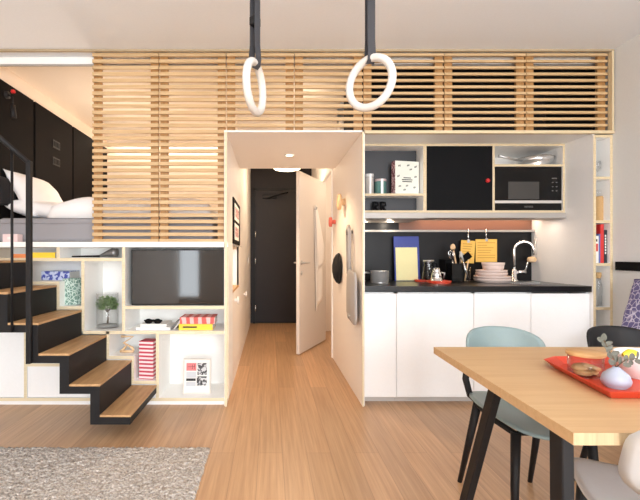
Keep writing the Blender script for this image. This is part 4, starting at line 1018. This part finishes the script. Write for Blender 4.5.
flat_book(px(180.5, 3.25), px(215, 3.25), 3.225, zE + .0455, .05, .19, 'bookpink', 'red and pink book lying on the yellow book', 'books in the shelving unit')
# wooden figure, striped box, print
zF2 = Z_STEP(2) + TH + .0045; xf = px(127.5, 3.3)
wf = MB('knobwood'); wf.tube([(xf - .05, 3.3, zF2 + .125), (xf + .045, 3.3, zF2 + .125), (xf - .03, 3.3, zF2 + .075), (xf + .04, 3.3, zF2 + .035), (xf + .05, 3.3, zF2 + .012)], .010, 8); wf.tube([(xf - .055, 3.29, zF2 + .01), (xf + .05, 3.29, zF2 + .01)], .010, 8); wf.tube([(xf - .01, 3.3, zF2 + .05), (xf - .045, 3.29, zF2 + .01)], .009, 8)
tag(build(wf, 'wooden_figure'), 'pale zigzag wooden figure on the stepped shelf', 'ornament')
zF1 = Z_STEP(1) + TH + .0045; xs1 = px(149, 3.27)
sbx = MB('redstripe'); sbx.box(xs1 - .058, xs1 + .058, 3.215, 3.33, zF1, zF1 + .295, bev=.005, rot=R3(-9, 'Z'))
tag(build(sbx, 'striped_box'), 'tall red and white striped box on the lowest stepped shelf', 'box')
zG = uz(399.5) + TH / 2 + .0005; yP = 3.27
pr = thing('picture_frame', 'white framed print with pink and grey picture squares leaning in the lowest compartment', 'picture', (px(196, yP), yP, zG))
a, b, z1 = px(182.6, yP), px(210.5, yP), pz(359.5, yP); tl = T(0, yP, zG) @ R(-6, 'X') @ T(0, -yP, -zG)
def prb(mt, nm, *boxes):
    q = MB(mt)
    for bb_ in boxes: q.box(*bb_)
    bmesh.ops.transform(q.bm, matrix=tl, verts=q.bm.verts); return build(q, nm, pr)
prb('doorwhite', 'frame', (a, b, yP, yP + .018, zG, z1)); prb('paper', 'mat', (a + .010, b - .010, yP - .0012, yP + .0005, zG + .012, z1 - .010))
w = b - a; h = z1 - zG
def rel(u0, u1, v0, v1): return (a + w * u0, a + w * u1, yP - .0022, yP - .0008, z1 - h * v1, z1 - h * v0)
prb('print_red', 'pink_square', rel(.12, .48, .12, .34)); prb('print_grey', 'photo_square', rel(.52, .86, .12, .46)); prb('print_grey', 'photo_square', rel(.50, .86, .50, .76))
prb('print_pale', 'pale_square', rel(.12, .48, .37, .54), rel(.12, .46, .66, .78)); prb('ink', 'caption_bar', rel(.12, .46, .56, .63))
prb('ink', 'pink_lettering', *[rel(.16 + .08 * k, .19 + .08 * k, .16, .30) for k in range(4)], rel(.16, .42, .22, .235))

# ================================================================== RUG
m = MB('rug'); rx0, rx1, ry0, ry1 = -2.15, -.353, .75, 2.466; r4 = random.Random(9)
nx_, ny_ = 150, 140; grid = []
for i in range(nx_ + 1):
    row = []
    for j in range(ny_ + 1):
        e_ = i in (0, nx_) or j in (0, ny_)
        row.append(m.bm.verts.new((rx0 + (rx1 - rx0) * i / nx_ + r4.uniform(-.003, .003), ry0 + (ry1 - ry0) * j / ny_ + r4.uniform(-.004, .004), .001 if e_ else .014 + r4.uniform(-.005, .007))))
    grid.append(row)
for i in range(nx_):
    for j in range(ny_):
        f = m.bm.faces.new((grid[i][j], grid[i + 1][j], grid[i + 1][j + 1], grid[i][j + 1])); f.smooth = True
tag(build(m, 'rug'), 'grey-beige looped wool rug on the wooden floor', 'rug')

# ================================================================== TABLE AND CHAIRS
TX0, TX1, TY0, TY1, TZ = .70, 2.45, .935, 1.81, .75
tb = thing('dining_table', 'light oak dining table with slanted black legs', 'table', (1.57, 1.37, 0))
m = MB('table', 'table_edge'); m.prism([(TX0 + .012, TY1), (TX1, TY1), (TX1, TY0), (TX0 - .018, TY0)], TZ - .028, TZ, 'Z')
m.bm.normal_update()
for f in m.bm.faces:
    if f.normal.y < -.9: f.material_index = 1
build(m, 'tabletop', tb)
def leg(top, bot, a=.05, b=.030):
    m = MB('black'); top, bot = Vector(top), Vector(bot)
    vs = []
    for p in (bot, top):
        for dx, dy in ((-1, -1), (1, -1), (1, 1), (-1, 1)): vs.append(m.bm.verts.new(p + Vector((dx * b / 2, dy * a / 2, 0))))
    for q in ((0, 1, 2, 3), (7, 6, 5, 4), (0, 4, 5, 1), (1, 5, 6, 2), (2, 6, 7, 3), (3, 7, 4, 0)): m.bm.faces.new([vs[i] for i in q])
    bmesh.ops.recalc_face_normals(m.bm, faces=m.bm.faces); bmesh.ops.bevel(m.bm, geom=m.bm.edges[:], offset=.003, segments=1, affect='EDGES')
    build(m, 'leg', tb)
LEGT, LEGB = (.84, 1.52), (.80, 1.76)
NLT, NLB = (.735, 1.05), (.69, .975)
for flip in (0, 1):
    fx_ = (lambda v: v) if not flip else (lambda v: TX0 + TX1 - v)
    leg((fx_(LEGT[0]), LEGT[1], TZ - .03), (fx_(LEGB[0]), LEGB[1], 0)); leg((fx_(NLT[0]), NLT[1], TZ - .03), (fx_(NLB[0]), NLB[1], 0))
m = MB('black'); m.box(.83, 2.32, 1.34, 1.40, TZ - .058, TZ - .0285); 
for xx in (.775, 2.345): m.box(xx, xx + .05, 1.02, 1.56, TZ - .05, TZ - .0285)
build(m, 'underframe', tb)

def chair(label, shellm, loc, rz, by=.275, bz=.685):
    t = bpy.data.objects.new('dining_chair', None); C.objects.link(t); t.location = loc; t.rotation_euler = (0, 0, math.radians(rz)); ORIG[t.name] = Vector((0, 0, 0))
    tag(t, label, 'chair', 'shell dining chairs')
    # local frame: front is -y
    m = MB(shellm)
    def sf(u, v):
        w = .205
        return (u * w, v * .24, .452 + .028 * u * u - .030 * max(0, -v - .55) ** 1.4 + .022 * max(0, v - .3) - .014 * (1 - u * u) * (1 - v * v))
    m.shell(sf, .016, 22, 12, power=3.4); build(m, 'seat', t)
    m = MB(shellm)
    def bf(u, v):
        x = u * (.192 - .006 * v); z = bz + v * .10 * (1 - .06 * u * u)
        return (x, by + .035 * v - .105 * abs(u) ** 2.2, z - .006 * u * u)
    m.shell(bf, .016, 24, 10, power=4.2); build(m, 'backrest', t)
    for s_ in (-1, 1):
        m = MB('black'); m.tube([(s_ * .135, by - .047, .66), (s_ * .162, by - .039, .61), (s_ * .176, by - .05, .54), (s_ * .172, .19, .472), (s_ * .150, .12, .446)], [.012, .015, .016, .015, .013], 10, flat=.7); build(m, 'back_bracket', t)
    for sx in (-1, 1):
        m = MB('black'); m.tube([(sx * .150, .16, .437), (sx * .165, .22, .22), (sx * .178, .285, 0)], [.02, .016, .011], 10); build(m, 'leg', t)
        m = MB('black'); m.tube([(sx * .150, -.15, .437), (sx * .163, -.165, .22), (sx * .172, -.18, 0)], [.02, .016, .011], 10); build(m, 'leg', t)
    m = MB('black')
    for sx in (-1, 1): m.tube([(sx * .152, -.16, .430), (sx * .16, 0, .428), (sx * .150, .17, .437)], .012, 8)
    m.tube([(-.15, -.14, .428), (.15, -.14, .428)], .010, 8); m.tube([(-.15, .13, .430), (.15, .13, .430)], .010, 8); build(m, 'under_frame', t)
    if shellm == 'paleshell':
        m = MB('ink'); m.box(-.016, .016, -.006, .006, .445, .4472); build(m, 'drain_slot', t)
    return t
chair('grey-teal shell chair with black legs behind the table, before the white cabinets', 'teal', (1.14, 1.825, 0), 0)
chair('charcoal shell chair at the far side of the table, in front of the bookcase', 'charcoal', (1.74, 1.84, 0), 0)
chair('off-white shell chair tucked under the near side of the table', 'paleshell', (1.10, 1.155, 0), 156, .43, .71)

# tray and what stands on it
Z0 = TZ + .0006
tr = MB('red')
out = [(.930, 1.138), (1.50, 1.138), (1.58, 1.22), (1.58, 1.46), (1.50, 1.535), (1.05, 1.535), (.985, 1.492)]
cxm, cym = 1.26, 1.345
def shrink(p, d): return (p[0] + (d if p[0] < cxm else -d), p[1] + (d if p[1] < cym else -d))
ins = [shrink(p, .022) for p in out]; ot2 = [shrink(p, -.003) for p in out]
L0 = [tr.bm.verts.new((x, y, Z0)) for x, y in ins]; L1 = [tr.bm.verts.new((x, y, Z0 + .026)) for x, y in out]; L2 = [tr.bm.verts.new((x, y, Z0 + .025)) for x, y in ot2]; L3 = [tr.bm.verts.new((x, y, Z0 + .003)) for x, y in [(a * .998 + b * .002, c) for (a, c), (b, _) in zip(ins, ins)]]
tr.bm.faces.new(L3)
for i in range(7):
    j = (i + 1) % 7
    tr.bm.faces.new((L3[i], L3[j], L1[j], L1[i])); tr.bm.faces.new((L1[i], L1[j], L2[j], L2[i])); tr.bm.faces.new((L2[i], L2[j], L0[j], L0[i]))
tr.bm.faces.new(L0[::-1]); bmesh.ops.recalc_face_normals(tr.bm, faces=tr.bm.faces)
tag(build(tr, 'serving_tray'), 'red serving tray with slanted rims and cut corners on the dining table', 'tray')
ZT = Z0 + .0035
jx, jy = px(585.5, 1.37), 1.37
jr = thing('cookie_jar', 'low clear glass jar with a flat wooden lid holding cookies on the red tray', 'jar', (jx, jy, ZT))
m = MB('glass'); m.lathe([(0, 0), (.046, 0), (.05, .005), (.05, .066), (.047, .066), (.047, .006), (0, .004)], (jx, jy, ZT), 36); build(m, 'body', jr)
m = MB('lidwood'); m.lathe([(0, .067), (.053, .067), (.055, .070), (.055, .076), (.053, .078), (0, .078)], (jx, jy, ZT), 36); build(m, 'lid', jr)
for k, (dx, dy, dz, tilt, l) in enumerate(((-.018, -.01, .006, 0, 'cookie lying lowest in the glass jar'), (.020, .008, .007, 10, 'cookie lying against the right side of the glass jar'), (-.012, .012, .020, -12, 'cookie resting on the lowest cookie in the jar'), (.014, -.014, .024, 18, 'tilted cookie on top of the others in the jar'))):
    q = MB('cookie'); q.lathe([(0, 0), (.023, 0), (.027, .006), (.023, .012), (0, .014)], (jx + dx * .75, jy + dy * .75, ZT + dz), 20, rot=R3(tilt, 'Y')); tag(build(q, 'cookie'), l, 'cookie', 'cookies in the glass jar')
# vase
vx, vy = px(616, 1.245), 1.245
vs2 = MB('vasewhite'); vs2.lathe([(0, 0), (.024, 0), (.034, .010), (.037, .022), (.031, .040), (.018, .052), (.010, .058), (.008, .062), (.006, .060), (.006, .05), (0, .048)], (vx, vy, ZT), 32, sx=1.05)
tag(build(vs2, 'bud_vase'), 'squat pale blue-white bud vase on the red tray', 'vase')
ec = thing('eucalyptus_sprig', 'dry grey-green eucalyptus sprig standing in the squat vase', 'plant', (vx, vy, ZT + .05))
st_pts = [(vx, vy, ZT + .05), (vx - .004, vy, ZT + .08), (vx - .014, vy + .01, ZT + .11), (vx - .024, vy + .015, ZT + .138)]
m = MB('bark'); m.tube(st_pts, .0018, 6); m.tube([(vx, vy, ZT + .06), (vx + .02, vy - .01, ZT + .085), (vx + .05, vy - .015, ZT + .09)], .0015, 6); build(m, 'stem', ec)
m = MB('eucalyptus'); r5 = random.Random(12)
def eleaf(c, s, az, el):
    q = Matrix.Rotation(az, 3, 'Z') @ Matrix.Rotation(el, 3, 'X'); n = 10
    vs = [m.bm.verts.new(Vector(c) + q @ Vector((math.cos(2 * PI * k / n) * s * .62, 0, s + math.sin(2 * PI * k / n) * s))) for k in range(n)]
    f = m.bm.faces.new(vs)
for k, (i0, s) in enumerate(((.2, .013), (.3, .011), (.4, .011), (.5, .012), (.6, .011), (.68, .010), (.76, .010), (.86, .010), (.95, .011), (1.0, .011))):
    f_ = i0 * 3; i = min(int(f_), 2); p = Vector(st_pts[i]).lerp(Vector(st_pts[i + 1]), f_ - i)
    for s_ in (-1, 1): eleaf(p, s, r5.uniform(-.6, .6), r5.uniform(-.3, .3) + 0) if False else None
    sgn = 1 if k % 2 else -1
    q = Matrix.Rotation(r5.uniform(-.5, .5), 3, 'Z') @ Matrix.Rotation(sgn * r5.uniform(.5, 1.2) if k < 9 else 0, 3, 'Y'); n = 12
    vs = [m.bm.verts.new(p + q @ Vector((math.cos(2 * PI * a / n) * s * .7, .002 * math.sin(4 * PI * a / n), s * .9 + math.sin(2 * PI * a / n) * s))) for a in range(n)]; m.bm.faces.new(vs)
for k in range(7):
    p = Vector((vx + .008 + .007 * k, vy - .004 - .002 * k, ZT + .07 + .003 * k)); sgn = 1 if k % 2 else -1; s = .012
    q = Matrix.Rotation(r5.uniform(-.5, .5), 3, 'Z') @ Matrix.Rotation(sgn * .9 + 1.0, 3, 'Y')
    vs = [m.bm.verts.new(p + q @ Vector((math.cos(2 * PI * a / 12) * s * .6, 0, s + math.sin(2 * PI * a / 12) * s))) for a in range(12)]; m.bm.faces.new(vs)
build(m, 'foliage', ec)
# white bowl with lemon
bx_, by_ = px(646, 1.36), 1.36
bw = MB('porcelain'); bw.lathe([(0, 0), (.068, 0), (.075, .006), (.084, .066), (.085, .074), (.082, .076), (.079, .066), (.071, .012), (0, .008)], (bx_, by_, ZT), 44)
tag(build(bw, 'serving_bowl'), 'deep white porcelain bowl on the red tray', 'bowl')
lm = MB('lemon'); lx, ly = px(622, 1.31), 1.31
lx = bx_ - .052
lm.lathe([(0, -.026), (.005, -.024), (.011, -.015), (.0155, 0), (.011, .015), (.005, .024), (0, .026)], (lx - .026, by_ - .03, ZT + .080), 20, rot=R3(80, 'Y'))
tag(build(lm, 'lemon'), 'yellow lemon resting on the rim inside the white bowl', 'lemon')
lm = MB('porcelain'); lm.lathe([(0, .0), (.045, .0), (.055, .02), (0, .03)], (bx_ + .008, by_, ZT + .03), 20)
tag(build(lm, 'napkin'), 'white folded napkin filling the white bowl', 'napkin')
sp = thing('serving_spoon', 'dark spoon resting in the white bowl', 'spoon', (bx_, by_, ZT + .08))
m = MB('black'); m.tube([(bx_ + .02, by_ - .01, ZT + .062), (bx_ - .03, by_ - .07, ZT + .082), (bx_ - .05, by_ - .095, ZT + .090)], .0035, 8); build(m, 'handle', sp)
m = MB('black'); m.lathe([(0, -.01), (.016, -.004), (.018, 0), (.012, .004), (0, .006)], (bx_ + .025, by_ - .005, ZT + .066), 14); build(m, 'head', sp)

# ================================================================== LIGHT
def area(name, loc, rot, sx, sy, power, col=(1, 1, 1), spread=180):
    l = bpy.data.lights.new(name, 'AREA'); l.shape = 'RECTANGLE'; l.size = sx; l.size_y = sy; l.energy = power; l.color = col; l.spread = math.radians(spread)
    o = bpy.data.objects.new(name, l); C.objects.link(o); o.location = loc; o.rotation_euler = rot; return o
def point(name, loc, power, col, r=.05):
    l = bpy.data.lights.new(name, 'POINT'); l.energy = power; l.color = col; l.shadow_soft_size = r
    o = bpy.data.objects.new(name, l); C.objects.link(o); o.location = loc; return o
WARM = (1, .83, .62); WARM2 = (1, .85, .68)
DAY = (.90, .955, 1.0)
for a, b, pw_ in (W1 + (60,), W2 + (132,)):
    area('window_light', ((a + b) / 2, YB - .02, (WZ0 + WZ1) / 2), (math.radians(90), 0, 0), b - a, WZ1 - WZ0, pw_ * (b - a), DAY)
area('room_light', (0.3, -0.4, H - .04), (0, 0, 0), 2.6, 2.2, 22, DAY)
# loft cove light on the back wall and over-corridor lamp
area('loft_cove_light', ((XL + CL) / 2, LB - .10, H - .06), (math.radians(-18), 0, 0), 1.7, .05, 12, WARM2)
point('loft_fill', (-1.5, 4.3, 1.95), 15, (1, .81, .63), .12)  # unseen fill light added to brighten the loft ceiling
point('loft_bridge_lamp', (.35, 4.0, 2.5), 2.5, WARM2, .06)
sl = bpy.data.lights.new('corridor_downlight', 'SPOT'); sl.energy = 50; sl.color = (1, .74, .46); sl.spot_size = math.radians(120); sl.spot_blend = .6; sl.shadow_soft_size = .03
so = bpy.data.objects.new('corridor_downlight', sl); C.objects.link(so); so.location = (xd, Yd, 2.06)
point('entry_lamp', (px(287, Yl_), Yl_, zc - .12), 15, WARM, .12)
point('bathroom_lamp', (1.3, 5.2, 2.2), 15, WARM2, .12)
area('under_cabinet_light', ((1.36 + KX1) / 2, 3.87, 1.497), (0, 0, 0), 1.05, .02, 2.4, (1, .7, .5))
for xq in (.86, 1.10):
    point('hood_lamp', (xq, 3.84, 1.43), 1.0, WARM2, .02)
area('alcove_light', (2.3, 3.62, 1.45), (0, 0, 0), .25, .12, .5, WARM2)

w = bpy.data.worlds.new('World'); bpy.context.scene.world = w; w.use_nodes = True
bg = w.node_tree.nodes['Background']; bg.inputs[0].default_value = (.93, .96, 1, 1); bg.inputs[1].default_value = .6

# ================================================================== CAMERA
cam = bpy.data.cameras.new('camera'); co = bpy.data.objects.new('camera', cam); C.objects.link(co)
co.location = (0, 0, EYE); co.rotation_euler = (PI / 2, 0, 0)
cam.sensor_fit = 'HORIZONTAL'; cam.sensor_width = 36; cam.lens = 36 * F / 640; cam.shift_x = (320 - CX) / 640; cam.shift_y = (CY - 250) / 640
cam.clip_start = .05
sc = bpy.context.scene; sc.camera = co
sc.cycles.use_denoising = True
sc.cycles.max_bounces = 10; sc.cycles.diffuse_bounces = 6; sc.cycles.caustics_reflective = False; sc.cycles.caustics_refractive = False
sc.cycles.sample_clamp_indirect = 6; sc.cycles.transparent_max_bounces = 16
sc.view_settings.view_transform = 'Standard'; sc.view_settings.look = 'None'; sc.view_settings.exposure = -0.06
